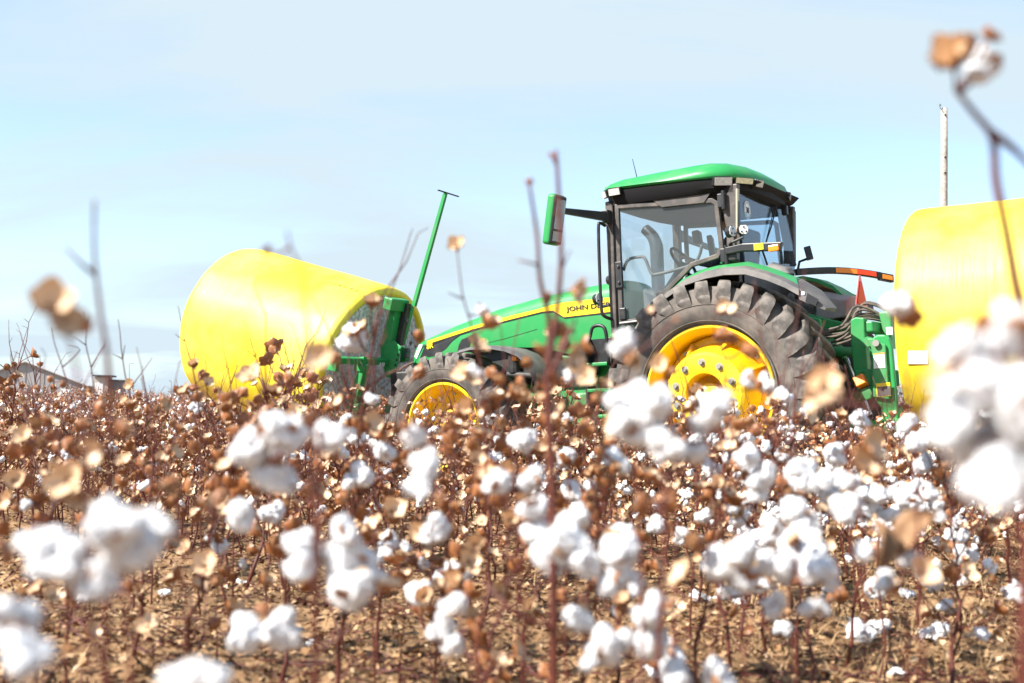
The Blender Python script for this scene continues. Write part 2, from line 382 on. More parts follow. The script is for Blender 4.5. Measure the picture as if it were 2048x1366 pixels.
side_text('lettering', '8R', .085, q0.x, q0.z, -math.atan2(q1.z - q0.z, q0.x - q1.x), G['stripe'], hood, hwx(q0.x) + .012, bold=.002, shear=.15)
q0 = loc(*Z3(632, 682), .45); q1 = loc(*Z3(712, 668), .45)
side_text('lettering', '410', .062, q0.x, q0.z, -math.atan2(q1.z - q0.z, q0.x - q1.x), G['stripe'], hood, hwx(q0.x) + .006, bold=.001, shear=.15)

# ---- lower side panels behind the front wheel
MB().prism([(1.26, 1.34), (1.95, 1.46), (1.9, 1.36), (1.62, 1.28), (1.62, 1.05), (1.26, 1.05)], .38, .47).build('side_panel', G['green'], tr, bevel=.012)
MB().prism([(1.26, 1.34), (1.95, 1.46), (1.9, 1.36), (1.62, 1.28), (1.62, 1.05), (1.26, 1.05)], -.47, -.38).build('side_panel', G['green'], tr, bevel=.012)
MB().prism([(1.38, .55), (1.72, .55), (1.78, 1.05), (1.42, 1.05)], .40, .68).build('frame_bracket', G['green_dust'], tr, bevel=.02)
MB().box((.62, .62, 1.02), (1.0, .42, .8)).build('fuel_tank', G['dark'], tr, bevel=.06)
MB().box((.62, -.62, 1.02), (1.0, .42, .8)).build('fuel_tank', G['dark'], tr, bevel=.06)
# air intake can by the steps
MB().cyl((1.55, .58, 1.22), (1.55, .58, 1.55), .11, 20).lathe([(.0, 0)], 3).build('intake_can', G['dark'], tr, bevel=.02)

# ---- front fenders
def arc_strip(path, y0, y1, drop, th):
    rings = []
    for x, z in path:
        rings.append([(x, y0, z), (x, y1 - .05, z), (x, y1, z - drop), (x, y1 - .015, z - drop - .005), (x, y1 - .06, z - th), (x, y0, z - th)])
    return MB().loft(rings)
fp = [loc(a, c, 1.13) for a, c in ((914, 702), (940, 695), (975, 692), (1010, 698), (1035, 708), (1052, 724), (1066, 752), (1072, 775))]
for sg in (1, -1):
    path = [(p.x, p.z + .01) for p in fp]
    arc_strip(path, sg * .72, sg * 1.14, .035, .018).build('front_fender', G['gray'], tr, auto=45)
    MB().tube([(2.35, sg * .6, 1.35), (2.35, sg * .9, 1.52)], .02, 8).build('fender_bracket', G['dark'], tr)
MB().box((2.18, 1.02, 1.43), (.06, .05, .05)).build('side_marker', G['amber'], tr, bevel=.01)

# ---- cab
def post(pts, y0, y1, nm='cab_post', m='post'): return MB().prism(pts, y0, y1).build(nm, G[m], tr, bevel=.012)
for sg in (1, -1):
    ya, yb = sg * .77, sg * .845
    post([(1.065, 2.93), (1.15, 2.93), (1.155, 1.62), (1.085, 1.62)], ya, yb)
    post([(-.06, 2.93), (-.25, 2.93), (-.235, 2.55), (-.20, 2.19), (-.10, 2.19), (-.115, 2.5)], ya, yb)
    MB().prism([(-.235, 2.88), (-.25, 2.88), (-.22, 2.35), (-.205, 2.35)], sg * .80, sg * .852).build('post_trim', mat('bare_steel_trim', (.45, .33, .24), .4) if sg > 0 else G['post'], tr)
    post([(1.15, 2.945), (1.15, 2.89), (-.22, 2.84), (-.22, 2.93)], ya, yb, 'door_header', 'roofblack')
    # lower cab wall that follows the fender
    post([(1.14, 1.66), (.86, 1.66), (.62, 1.86), (.40, 2.03), (.24, 2.15), (-.02, 2.20), (-.2, 2.20), (-.2, 1.35), (1.14, 1.35)], sg * .70, sg * .795, 'cab_side_wall', 'dark')
MB().box((.5, 0, 1.52), (1.3, 1.42, .22)).build('cab_floor', G['dark'], tr)
MB().box((-.19, 0, 1.9), (.05, 1.4, .6)).build('rear_wall', G['dark'], tr)
# door (left) and side window (right)
dpts = [(1.035, 2.90), (.0, 2.82), (-.055, 2.78), (-.085, 2.33), (-.03, 2.245), (.24, 2.19), (.40, 2.06), (.62, 1.885), (.86, 1.70), (1.05, 1.69)]
def frame_loop(b_, pts, y0, y1, w):
    n_ = len(pts); cx = sum(p[0] for p in pts) / n_; cz = sum(p[1] for p in pts) / n_
    inner = []
    for i in range(n_):
        a = Vector(pts[i - 1]); p = Vector(pts[i]); c = Vector(pts[(i + 1) % n_])
        n1 = Vector((-(p - a).y, (p - a).x)).normalized(); n2 = Vector((-(c - p).y, (c - p).x)).normalized()
        nn = (n1 + n2).normalized(); k = w / max(.35, nn.dot(n1))
        if nn.dot(Vector((cx, cz)) - p) < 0: nn = -nn
        inner.append(p + nn * k)
    v = [(p[0], y0, p[1]) for p in pts] + [(p[0], y0, p[1]) for p in inner] + [(p[0], y1, p[1]) for p in pts] + [(p[0], y1, p[1]) for p in inner]
    fs = []
    for i in range(n_):
        j = (i + 1) % n_
        fs += [(i, j, n_ + j, n_ + i), (2 * n_ + i, 3 * n_ + i, 3 * n_ + j, 2 * n_ + j), (i, 2 * n_ + i, 2 * n_ + j, j), (n_ + i, n_ + j, 3 * n_ + j, 3 * n_ + i)]
    return b_.add(v, fs)
for sg in (1, -1):
    dr = frame_loop(MB(), dpts, sg * .82, sg * .862, .045).build('door_frame' if sg > 0 else 'window_frame', G['post'], tr, bevel=.006)
    MB().prism([(x, z) for x, z in dpts], sg * .836, sg * .842).build('door_glass' if sg > 0 else 'side_glass', G['glass'], dr)
    if sg > 0:
        MB().prism([(1.05, 2.32), (.98, 2.32), (.98, 2.06), (1.05, 2.06)], .85, .885).cyl((1.015, .88, 2.27), (1.015, .9, 2.27), .016, 10).cyl((1.015, .88, 2.11), (1.015, .9, 2.11), .016, 10).build('door_latch', G['black'], dr, bevel=.01)
        MB().prism([(1.03, 1.86), (.96, 1.86), (.96, 1.74), (1.03, 1.74)], .85, .885).build('door_latch', G['black'], dr, bevel=.01)
        MB().tube([(1.0, .80, 2.24), (.96, .77, 2.34), (.86, .76, 2.36), (.78, .76, 2.34), (.72, .76, 2.19), (.64, .76, 2.17), (.3, .76, 2.22), (.2, .77, 2.3), (.16, .79, 2.4)], .016, 8, smooth=4).build('door_handrail', G['gray'], dr, smooth=True)
        MB().tube([(1.0, .93, 1.70), (.72, .93, 1.71)], .022, 8).cyl((1.0, .86, 1.70), (1.0, .93, 1.70), .012, 6).cyl((.74, .86, 1.71), (.74, .93, 1.71), .012, 6).build('door_handle', G['black'], dr)
        # sun-bleached dusty shade above the glass
        MB().prism([(.62, 2.885), (.52, 2.80), (.08, 2.785), (.02, 2.86), (-.02, 2.89)], .864, .872).build('roof_reveal', G['post'], tr, bevel=.004)
# hinges on the rear post
for z in (2.78, 2.26):
    MB().box((-.09, .875, z), (.055, .05, .13)).cyl((-.12, .89, z - .09), (-.12, .89, z + .09), .02, 8).build('hinge', G['black'], tr, bevel=.006)
# windscreen and rear window
MB().box((1.14, 0, 2.30), (.008, 1.54, 1.22)).build('windscreen', G['glass'], tr)
MB().add([(-.20, -.76, 2.86), (-.20, .76, 2.86), (-.24, .74, 2.20), (-.24, -.74, 2.20), (-.206, -.76, 2.86), (-.206, .76, 2.86), (-.246, .74, 2.20), (-.246, -.74, 2.20)], [(0, 1, 2, 3), (7, 6, 5, 4), (0, 4, 5, 1), (2, 6, 7, 3), (1, 5, 6, 2), (3, 7, 4, 0)]).build('rear_window', G['rearglass'], tr)
MB().tube([(-.23, -.35, 2.93), (-.245, -.05, 2.62), (-.25, .25, 2.34)], .008, 6).tube([(-.23, -.30, 2.93), (-.25, .22, 2.36)], .005, 6).tube([(-.252, .33, 2.42), (-.256, .16, 2.22)], .011, 6).build('rear_wiper', G['black'], tr)
MB().box((-.26, -.46, 2.84), (.06, .06, .10)).build('wiper_motor', G['black'], tr, bevel=.01)
# speed sticker on the rear window
b = MB(); n_ = 28
st = []
for r_, x_ in ((0.0, -.2165), (.088, -.2165)): st.append([(x_, .52 + r_ * math.cos(2 * PI * k / n_), 2.72 + r_ * math.sin(2 * PI * k / n_)) for k in range(n_)])
b.add(st[1] + [(-.2135, y, z) for _, y, z in st[1]], [tuple(range(n_)), tuple(range(2 * n_ - 1, n_ - 1, -1))] + [(i, (i + 1) % n_, (i + 1) % n_ + n_, i + n_) for i in range(n_)])
sticker = b.build('speed_sticker', G['white'], tr)
b = MB()
for r0, r1, x_ in ((.070, .076, -.2185),):
    v = [(x_, .52 + r * math.cos(2 * PI * k / n_), 2.72 + r * math.sin(2 * PI * k / n_)) for r in (r0, r1) for k in range(n_)]
    b.add(v, [(k, (k + 1) % n_, (k + 1) % n_ + n_, k + n_) for k in range(n_)])
b.build('sticker_ring', G['black'], sticker)
me = text_mesh('30', .085); me.materials.clear(); me.materials.append(G['black'])
o = link('lettering', me, sticker); o.matrix_local = Matrix.Translation((-.2195, .568, 2.69)) @ Matrix(((0, 0, -1), (-1, 0, 0), (0, 1, 0))).to_4x4()

# ---- roof
def plan(inset, dzf, dzr, zf=3.05, zr=2.985, grow=0.0):
    P = [(1.235, 0), (1.22, .48), (1.16, .80), (1.05, .915), (.60, .945), (.12, .95), (-.06, .93), (-.20, .78), (-.29, .45), (-.31, 0)]
    out_ = []
    for x, y in P:
        k = (x + .31) / 1.545
        cx = .46
        xx = cx + (x - cx) * (1 - inset / .77); yy = y * (1 - inset / .95)
        out_.append((xx, yy, zr + (zf - zr) * k + dzr + (dzf - dzr) * k))
    return out_ + [(x, -y, z) for x, y, z in reversed(out_[1:-1])]
roof = MB().loft([plan(.0, .0, .0), plan(-.015, .015, .02), plan(.01, .05, .095), plan(.12, .095, .185), plan(.34, .13, .225), plan(.6, .15, .24)]).build('roof', G['green'], tr, auto=62)
MB().loft([plan(.12, -.165, -.13), plan(.06, -.16, -.12), plan(.025, -.09, -.09), plan(.012, -.012, -.006)]).build('roof_underside', G['roofblack'], roof, auto=30)
# dusty overhang on the tail of the roof
MB().loft([[(x, y, z) for x, y, z in ((-.12, -.72, 2.87), (-.12, .55, 2.87), (-.27, .5, 2.93), (-.27, -.72, 2.93))], [(x, y, z) for x, y, z in ((-.10, -.80, 2.98), (-.10, .72, 2.98), (-.345, .52, 3.0), (-.345, -.74, 3.0))]]).build('roof_tail', G['roofblack'], roof, bevel=.02)
# interior roof lining
MB().box((.46, 0, 2.905), (1.25, 1.5, .03)).build('headliner', G['headliner'], roof)
def lampbox(c, d, rot, parent=roof, nm='work_lamp'):
    h_ = MB().box(c, d, rot).build(nm, G['black'], parent, bevel=.008)
    R_ = Euler(rot).to_matrix(); off = R_ @ Vector((0, d[1] / 2 + .003, 0))
    MB().box(Vector(c) + off, (d[0] * .88, .006, d[2] * .86), rot).build('lens', G['lamp'], h_)
lampbox((1.115, .865, 3.012), (.10, .05, .07), (-.25, 0, -.75)); lampbox((.985, .925, 3.015), (.14, .05, .075), (-.3, 0, -.08))
lampbox((1.115, -.865, 3.012), (.10, .05, .07), (.25, 0, PI + .75)); lampbox((.985, -.925, 3.015), (.14, .05, .075), (.3, 0, PI + .08))
lampbox((-.115, .875, 2.965), (.19, .06, .085), (-.28, 0, .72)); lampbox((-.235, .66, 2.985), (.24, .05, .06), (-.3, 0, 1.1)); lampbox((-.295, .42, 2.985), (.13, .05, .075), (-.3, 0, 1.35))
lampbox((-.115, -.875, 2.965), (.19, .06, .085), (-.28, 0, PI - .72)); lampbox((-.29, -.5, 2.985), (.2, .05, .07), (-.3, 0, PI - 1.3))
MB().tube([(.95, .45, 3.14), (1.0, .47, 3.42)], [.006, .003], 6).build('antenna', G['black'], roof)
MB().lathe([(.001, 0), (.06, .0), (.085, .03), (.09, .0)], 20).build('receiver_dome', G['gray'], roof).matrix_local = Matrix.Translation((1.08, .35, 3.15)) @ Matrix.Rotation(PI / 2, 4, 'X')
MB().box((1.17, .68, 3.105), (.05, .12, .03)).build('roof_bracket', G['gray'], roof, bevel=.01)

# ---- cab interior
st_ = thing_part = MB()
st_.prism([(.02, 1.98), (.55, 2.0), (.56, 2.10), (.04, 2.10)], -.26, .26)
seat = st_.build('seat', G['seatfab'], tr, bevel=.05, seg=3)
MB().prism([(-.02, 2.06), (.12, 2.06), (.04, 2.62), (-.08, 2.62)], -.25, .25).build('seat_back', G['seatfab'], seat, bevel=.05, seg=3)
MB().box((.25, 0, 1.8), (.35, .4, .36)).build('seat_base', G['interior'], seat, bevel=.03)
MB().box((.3, -.38, 2.16), (.5, .16, .10)).build('armrest', G['seatfab'], seat, bevel=.03)
MB().prism([(1.08, 1.6), (.86, 1.6), (.92, 2.05), (1.08, 2.12)], -.24, .24).build('dashboard', G['interior'], tr, bevel=.04)
b = MB(); n_ = 28
cx, cz = .70, 2.36
ring = [Vector((cx + .10 * math.cos(2 * PI * k / n_), .20 * math.sin(2 * PI * k / n_), cz + .155 * math.cos(2 * PI * k / n_))) for k in range(n_ + 1)]
sw = b.tube(ring, .016, 8, cap=False).build('steering_wheel', G['black'], tr, smooth=True)
MB().tube([(.70, 0, 2.36), (.92, 0, 2.05)], [.03, .05], 10).tube([(.70, -.2, 2.36), (.72, 0, 2.34), (.70, .2, 2.36)], .012, 6).build('steering_column', G['black'], sw)
MB().box((.62, -.60, 2.56), (.06, .24, .26), (0, .1, .3)).build('monitor', G['gray'], tr, bevel=.015)
MB().box((.78, -.60, 2.70), (.08, .18, .13), (0, .1, .2)).build('monitor', G['interior'], tr, bevel=.015)
MB().tube([(.62, -.62, 2.45), (.60, -.66, 2.1), (.5, -.66, 2.0)], .02, 6).build('monitor_bracket', G['interior'], tr)
MB().box((.2, -.60, 2.0), (.8, .26, .3)).build('side_console', G['interior'], tr, bevel=.05)
# exhaust stack by the right front post
P = [(1.30, -.66, 2.0), (1.30, -.66, 2.5), (1.30, -.66, 2.66), (1.34, -.66, 2.78), (1.43, -.66, 2.88)]
MB().tube(P, [.075, .075, .075, .068, .06], 18, smooth=4).build('exhaust_stack', G['black'], tr, smooth=True)
MB().cyl((1.32, -.66, 1.5), (1.32, -.66, 2.12), .12, 20).build('exhaust_shroud', G['dark'], tr, bevel=.02)

# ---- mirrors on long arms
for sg in (1, -1):
    arm = MB().loft([[(1.13, sg * .84, 2.735), (1.08, sg * .84, 2.735), (1.08, sg * .84, 2.83), (1.13, sg * .84, 2.83)], [(1.08, sg * 1.9, 2.68), (1.05, sg * 1.9, 2.68), (1.05, sg * 1.9, 2.735), (1.08, sg * 1.9, 2.735)]]).build('mirror_arm', G['black'], tr, bevel=.008)
    MB().box((1.105, sg * .90, 2.78), (.07, .10, .13)).build('arm_knuckle', G['black'], arm, bevel=.01)
    R_ = (0, -.20, -.04 * sg)
    c = (1.05, sg * 2.06, 2.60)
    MB().box(c, (.09, .20, .46), R_).build('mirror_shell', G['green'], arm, bevel=.03, seg=3)
    Rm = Euler(R_).to_matrix()
    MB().box(Vector(c) + Rm @ Vector((-.04, 0, 0)), (.03, .185, .44), R_).build('mirror_rim', G['black'], arm, bevel=.02)
    MB().box(Vector(c) + Rm @ Vector((-.057, 0, .05)), (.006, .15, .27), R_).box(Vector(c) + Rm @ Vector((-.057, 0, -.15)), (.006, .15, .09), R_).build('mirror_glass', G['chrome'], arm)

# ---- grab rails, steps
MB().tube([(1.15, .86, 2.70), (1.17, .93, 2.72), (1.18, .95, 2.66), (1.19, .95, 2.2), (1.19, .95, 1.86), (1.17, .93, 1.79), (1.13, .86, 1.76)], .017, 8, smooth=4).build('grab_rail', G['black'], tr, smooth=True)
MB().tube([(1.40, .92, 1.24), (1.40, .95, 1.38), (1.33, .95, 1.60), (1.29, .95, 1.69), (1.19, .95, 1.69), (1.15, .95, 1.6), (1.155, .92, 1.30)], .018, 8, smooth=4).build('grab_rail', G['black'], tr, smooth=True)
b = MB()
for x in (1.14, 1.42): b.prism([(x, .5), (x + .03, .5), (x + .03, 1.58), (x, 1.58)], .70, .88)
ld = b.build('ladder', G['black'], tr, bevel=.006)
for z in (.56, .80, 1.06, 1.32):
    MB().box((1.29, .80, z), (.27, .20, .035)).build('step', G['green'], ld, bevel=.008)
MB().box((1.30, .74, 1.45), (.24, .03, .26)).build('ladder_panel', G['black'], ld)
# lamps at the hood and cab corner
def round_lamp(c, ang, parent, r=.055):
    d = Vector((-math.cos(ang), math.sin(ang), .05)).normalized()
    c = Vector(c)
    h_ = MB().cyl(c - d * .035, c + d * .02, r, 16).build('work_lamp', G['black'], parent, bevel=.006)
    u = d.orthogonal().normalized(); w_ = d.cross(u)
    u = (Vector((0, 0, 1)) - d * d.z).normalized(); w_ = d.cross(u)
    oct_ = [c + d * .024 + u * (r * .92 * b_) + w_ * (r * .92 * a) for a, b_ in ((-.55, .9), (.55, .9), (.95, .3), (.85, -.6), (.4, -.95), (-.4, -.95), (-.85, -.6), (-.95, .3))]
    MB().add(oct_ + [p - d * .01 for p in oct_], [tuple(range(8)), tuple(range(15, 7, -1))] + [(i, i + 8, (i + 1) % 8 + 8, (i + 1) % 8) for i in range(8)]).build('lens', G['white'], h_)
    for a, b_ in ((0, .45), (-.45, -.4), (.45, -.4)):
        p = c + d * .026 + u * r * b_ + w_ * r * a
        MB().cyl(p - d * .004, p + d * .004, r * .16, 8).build('led', G['dark'], h_)
round_lamp((1.30, .80, 1.98), .35, tr); round_lamp((-.19, .92, 2.47), .3, tr); round_lamp((-.31, .93, 2.47), .8, tr, .05)
MB().tube([(-.14, .84, 2.36), (-.2, .92, 2.37), (-.31, .93, 2.40)], .014, 6).tube([(1.15, .84, 1.9), (1.27, .81, 1.9), (1.30, .80, 1.95)], .014, 6).build('lamp_bracket', G['black'], tr)
round_lamp((1.27, .55, 2.19), .3, tr, .05)

# ---- warning lamps: left one folded back, right one swung out
a_ = MB().loft([[(-.12, .86, 2.26), (-.12, .92, 2.26), (-.12, .92, 2.33), (-.12, .86, 2.33)], [(-.30, .88, 2.27), (-.30, .94, 2.27), (-.30, .94, 2.345), (-.30, .88, 2.345)], [(-.66, .89, 2.235), (-.66, .95, 2.235), (-.68, .95, 2.315), (-.68, .89, 2.315)]]).build('signal_arm', G['black'], tr, bevel=.01)
MB().box((-.46, .947, 2.295), (.09, .01, .06)).build('yellow_reflector', G['stripe'], a_)
MB().box((-.60, .945, 2.265), (.10, .03, .06), (0, .05, 0)).build('signal_lens', G['amber'], a_, bevel=.01)
MB().box((-.16, .84, 2.25), (.12, .10, .10)).build('arm_pivot', G['black'], a_, bevel=.015)
A0, A1 = Vector((-.22, -.82, 2.23)), Vector((-1.02, -1.60, 2.15))
def along(t, dz=0.0, off=0.0):
    d = (A1 - A0).normalized(); n = Vector((d.y, -d.x, 0)).normalized()
    if n.y < 0: n = -n
    p = A0.lerp(A1, t); p.z += .045 * math.sin(PI * t) + dz
    return p + n * off
def bar(t0, t1, h0, h1, off0, off1, nm, m, parent, k=4):
    rings = []
    for i in range(k + 1):
        t = t0 + (t1 - t0) * i / k
        rings.append([along(t, -h0, off0), along(t, h1, off0), along(t, h1, off1), along(t, -h0, off1)])
    return MB().loft(rings).build(nm, G[m], parent, bevel=.006 if nm == 'signal_arm' else 0)
sa = bar(0, .88, .035, .035, -.03, .03, 'signal_arm', 'black', tr, 8)
bar(.40, .62, .026, .026, .03, .036, 'orange_reflector', 'orange', sa); bar(.62, .82, .026, .026, .03, .036, 'red_reflector', 'red', sa)
bar(.86, 1.0, .05, .03, -.03, .034, 'signal_lamp', 'black', sa); bar(.885, .985, .034, .014, .034, .044, 'signal_lens', 'amber', sa)
MB().tube([(-.24, -.82, 2.24), (-.26, -.84, 2.34), (-.34, -.84, 2.36)], .016, 6).box((-.36, -.85, 2.42), (.07, .10, .14), (0, .2, .3)).box((-.22, -.72, 2.36), (.05, .12, .16), (0, .2, .4)).build('rear_work_lamp', G['black'], tr, bevel=.01)

# ---- rear fenders
gp = [(.66, 1.74), (.52, 1.89), (.30, 2.06), (.09, 2.135), (-.07, 2.155), (-.36, 2.16), (-.52, 2.105), (-.66, 2.045), (-.80, 1.97)]
go = [(.56, 1.74), (.36, 1.93), (.16, 2.035), (-.04, 2.075), (-.22, 2.09), (-.42, 2.075), (-.62, 2.0), (-.78, 1.92), (-.90, 1.84)]
for sg in (1, -1):
    if sg < 0: gp = gp[:6] + [(-.50, 2.12), (-.66, 2.03), (-.80, 1.88)]
    rings = []
    for (x, z), (x2, z2) in zip(gp, go):
        rings.append([(x, sg * (.80 if sg > 0 else .62), z), (x, sg * .98, z + .004), (x * .3 + x2 * .7, sg * 1.135, (z * .34 + z2 * .66)), (x * .3 + x2 * .7, sg * 1.13, (z * .34 + z2 * .66) - .03), (x, sg * (.80 if sg > 0 else .62), z - .04)])
    fe = MB().loft(rings).build('rear_fender', G['green'], tr, auto=35)
    rings = []
    for (x, z), (x2, z2) in zip(gp, go):
        xm, zm = x * .3 + x2 * .7, z * .34 + z2 * .66
        rings.append([(xm, sg * 1.125, zm + .006), (x * .15 + x2 * .85, sg * 1.18, z * .18 + z2 * .82), (x2, sg * 1.225, z2), (x2 - .0, sg * 1.235, z2 - .055), (x2, sg * 1.22, z2 - .06), (x2, sg * 1.19, z2 - .03), (xm, sg * 1.125, zm - .03)])
    MB().loft(rings).build('fender_extension', G['gray'], fe, auto=35)
    # tail of the fender with its lamp
    if sg < 0: continue
    tl = [[(-.80, sg * .80, 1.975), (-.80, sg * 1.0, 1.95), (-.88, sg * 1.20, 1.86), (-.90, sg * 1.225, 1.75), (-.86, sg * .80, 1.80)],
          [(-.98, sg * .82, 1.85), (-.98, sg * 1.0, 1.83), (-1.02, sg * 1.19, 1.76), (-1.03, sg * 1.21, 1.68), (-.98, sg * .82, 1.68)],
          [(-1.12, sg * .86, 1.675), (-1.12, sg * 1.0, 1.67), (-1.11, sg * 1.16, 1.66), (-1.10, sg * 1.17, 1.645), (-1.10, sg * .86, 1.64)]]
    MB().loft(tl).build('fender_tail', G['gray'], fe, auto=35)
    MB().prism([(-.97, 1.80), (-1.06, 1.74), (-1.04, 1.68), (-.95, 1.73)], sg * 1.195, sg * 1.222).build('tail_lamp', G['black'], fe)
    MB().box((-.93, sg * 1.20, 1.80), (.035, .03, .035)).build('marker_lamp', G['headlamp'], fe, bevel=.008)
    # squared shoulder block on top, behind the glass
    MB().loft([[(-.50, sg * .78, 2.12), (-.74, sg * .78, 2.03), (-.74, sg * .96, 2.01), (-.50, sg * .93, 2.10)], [(-.54, sg * .80, 2.16), (-.71, sg * .80, 2.09), (-.70, sg * .92, 2.075), (-.54, sg * .90, 2.14)]]).build('fender_lamp_block', G['gray'], fe, bevel=.015)
# mud guard panels inside the right fender seen behind the cab
MB().loft([[(-.50, -.50, 1.66), (-.52, -.50, 1.92), (-.56, -.62, 1.98), (-.60, -.78, 1.98), (-.62, -.78, 1.66)], [(-.80, -.52, 1.70), (-.82, -.52, 1.86), (-.84, -.64, 1.91), (-.86, -.80, 1.91), (-.84, -.80, 1.70)]]).build('inner_guard', G['pale'], tr, bevel=.01)
# slow moving vehicle triangle
T = Vector((-.97, -.50, 1.76)); b = MB()
def smv(sc, x, m, nm, par=None):
    P = [(-.20, 0), (.20, 0), (.215, .03), (.025, .335), (-.025, .335), (-.215, .03)]
    cy, cz = 0, .12
    Q = [((cy + (y - cy) * sc), cz + (z - cz) * sc) for y, z in P]
    return MB().prism_x([(T.y + y, T.z + z) for y, z in Q], T.x + x, T.x + x - .004).build(nm, G[m], par or tr)
e = smv(1.0, 0, 'red', 'emblem'); smv(.72, -.006, 'fluor', 'emblem_centre', e)
MB().box((-.955, -.50, 1.70), (.02, .05, .5)).build('emblem_post', G['dark'], e)

# ---- rear hitch and hoses
MB().tube([(-.55, .42, .62), (-1.15, .44, .60), (-1.35, .44, .62)], .05, 10).tube([(-.55, -.42, .62), (-1.15, -.44, .60), (-1.35, -.44, .62)], .05, 10).build('lower_link', G['green_dust'], tr, smooth=True)
for y in (.44, -.44):
    c_ = MB().cyl((-.48, y, 1.60), (-.80, y, 1.30), .055, 14).cyl((-.44, y, 1.66), (-.52, y, 1.56), .075, 12).build('lift_cylinder', G['green_dust'], tr, bevel=.01)
    MB().cyl((-.78, y, 1.32), (-1.0, y, .70), .028, 10).build('lift_rod', G['chrome'], c_)
    MB().loft([[(-.36, y - .04, 1.62), (-.36, y + .04, 1.62), (-.36, y + .04, 1.78), (-.36, y - .04, 1.78)], [(-.84, y - .03, 1.52), (-.84, y + .03, 1.52), (-.84, y + .03, 1.62), (-.84, y - .03, 1.62)]]).build('rocker_arm', G['green'], tr, bevel=.015)
MB().tube([(-.5, 0, 1.35), (-1.2, .1, 1.3)], .045, 12).build('top_link', G['green_dust'], tr, smooth=True)
rg = random.Random(3)
for i in range(9):
    y = .35 - .09 * i
    a = Vector((-.55 - .02 * rg.random(), y, 1.35 + .2 * rg.random()))
    pk = Vector((-1.12 + .1 * rg.random(), y * .6 - .12, 1.62 + .2 * rg.random()))
    e2 = Vector((-1.36 + .06 * rg.random(), y * .4 - .2, 1.32 + .1 * rg.random()))
    MB().tube([a, a.lerp(pk, .5) + Vector((-.12, 0, -.06)), pk, pk.lerp(e2, .5) + Vector((-.12, 0, .06)), e2], .013, 7, smooth=6).build('hydraulic_hose', G['hose'], tr, smooth=True)
# ================================================================== terrain height
MID = TR_POS + TR_ROT @ Vector((1.5, 0, 0))
_fx, _fy = TR_ROT @ Vector((1, 0, 0)), TR_ROT @ Vector((0, 1, 0))
def _hash(ix, iy, sd):
    h = (ix.astype(np.int64) * 374761393 + iy.astype(np.int64) * 668265263 + sd * 974711) & 0x7fffffff
    h = ((h ^ (h >> 13)) * 1274126177) & 0x7fffffff
    return ((h ^ (h >> 16)) & 0xffff) / 65535.0
def vnoise(x, y, sd=0):
    x = np.asarray(x, float); y = np.asarray(y, float)
    ix, iy = np.floor(x), np.floor(y); fx, fy = x - ix, y - iy
    fx = fx * fx * (3 - 2 * fx); fy = fy * fy * (3 - 2 * fy)
    a, b_, c, d = _hash(ix, iy, sd), _hash(ix + 1, iy, sd), _hash(ix, iy + 1, sd), _hash(ix + 1, iy + 1, sd)
    return (a * (1 - fx) + b_ * fx) * (1 - fy) + (c * (1 - fx) + d * fx) * fy
def ground(x, y, fine=True):
    x = np.asarray(x, float); y = np.asarray(y, float)
    dx_, dy_ = x - TR_POS.x, y - TR_POS.y
    hx, hy = _fx.x, _fx.y; k = math.hypot(hx, hy); hx /= k; hy /= k
    s_ = dx_ * hx + dy_ * hy; l_ = -dx_ * hy + dy_ * hx
    z = TR_POS.z - .0594 * s_ - .035 * l_
    dm = np.hypot(x - MID.x, y - MID.y)
    w = np.exp(-(dm / 6.5) ** 4)
    z = z * w
    far = np.clip((np.hypot(x, y) - 20) / 60, 0, 1)
    z = z + (vnoise(x / 9, y / 9, 3) - .5) * .10 * (1 - w) * np.clip(np.hypot(x, y) / 20, 0, 1)
    if fine:
        f = np.clip(1.2 - np.hypot(x, y) / 22, 0, 1)
        # shallow ridges of the crop rows and clods
        z = z + f * (.022 * np.sin((l_ - .5) * 2 * PI / .97) + .050 * (vnoise(x / .34, y / .34, 5) - .5) + .042 * (vnoise(x / .15, y / .15, 1) - .5) + .022 * (vnoise(x / .06, y / .06, 2) - .5) - .008)
    return z
def gz(x, y, fine=False): return float(ground(x, y, fine))

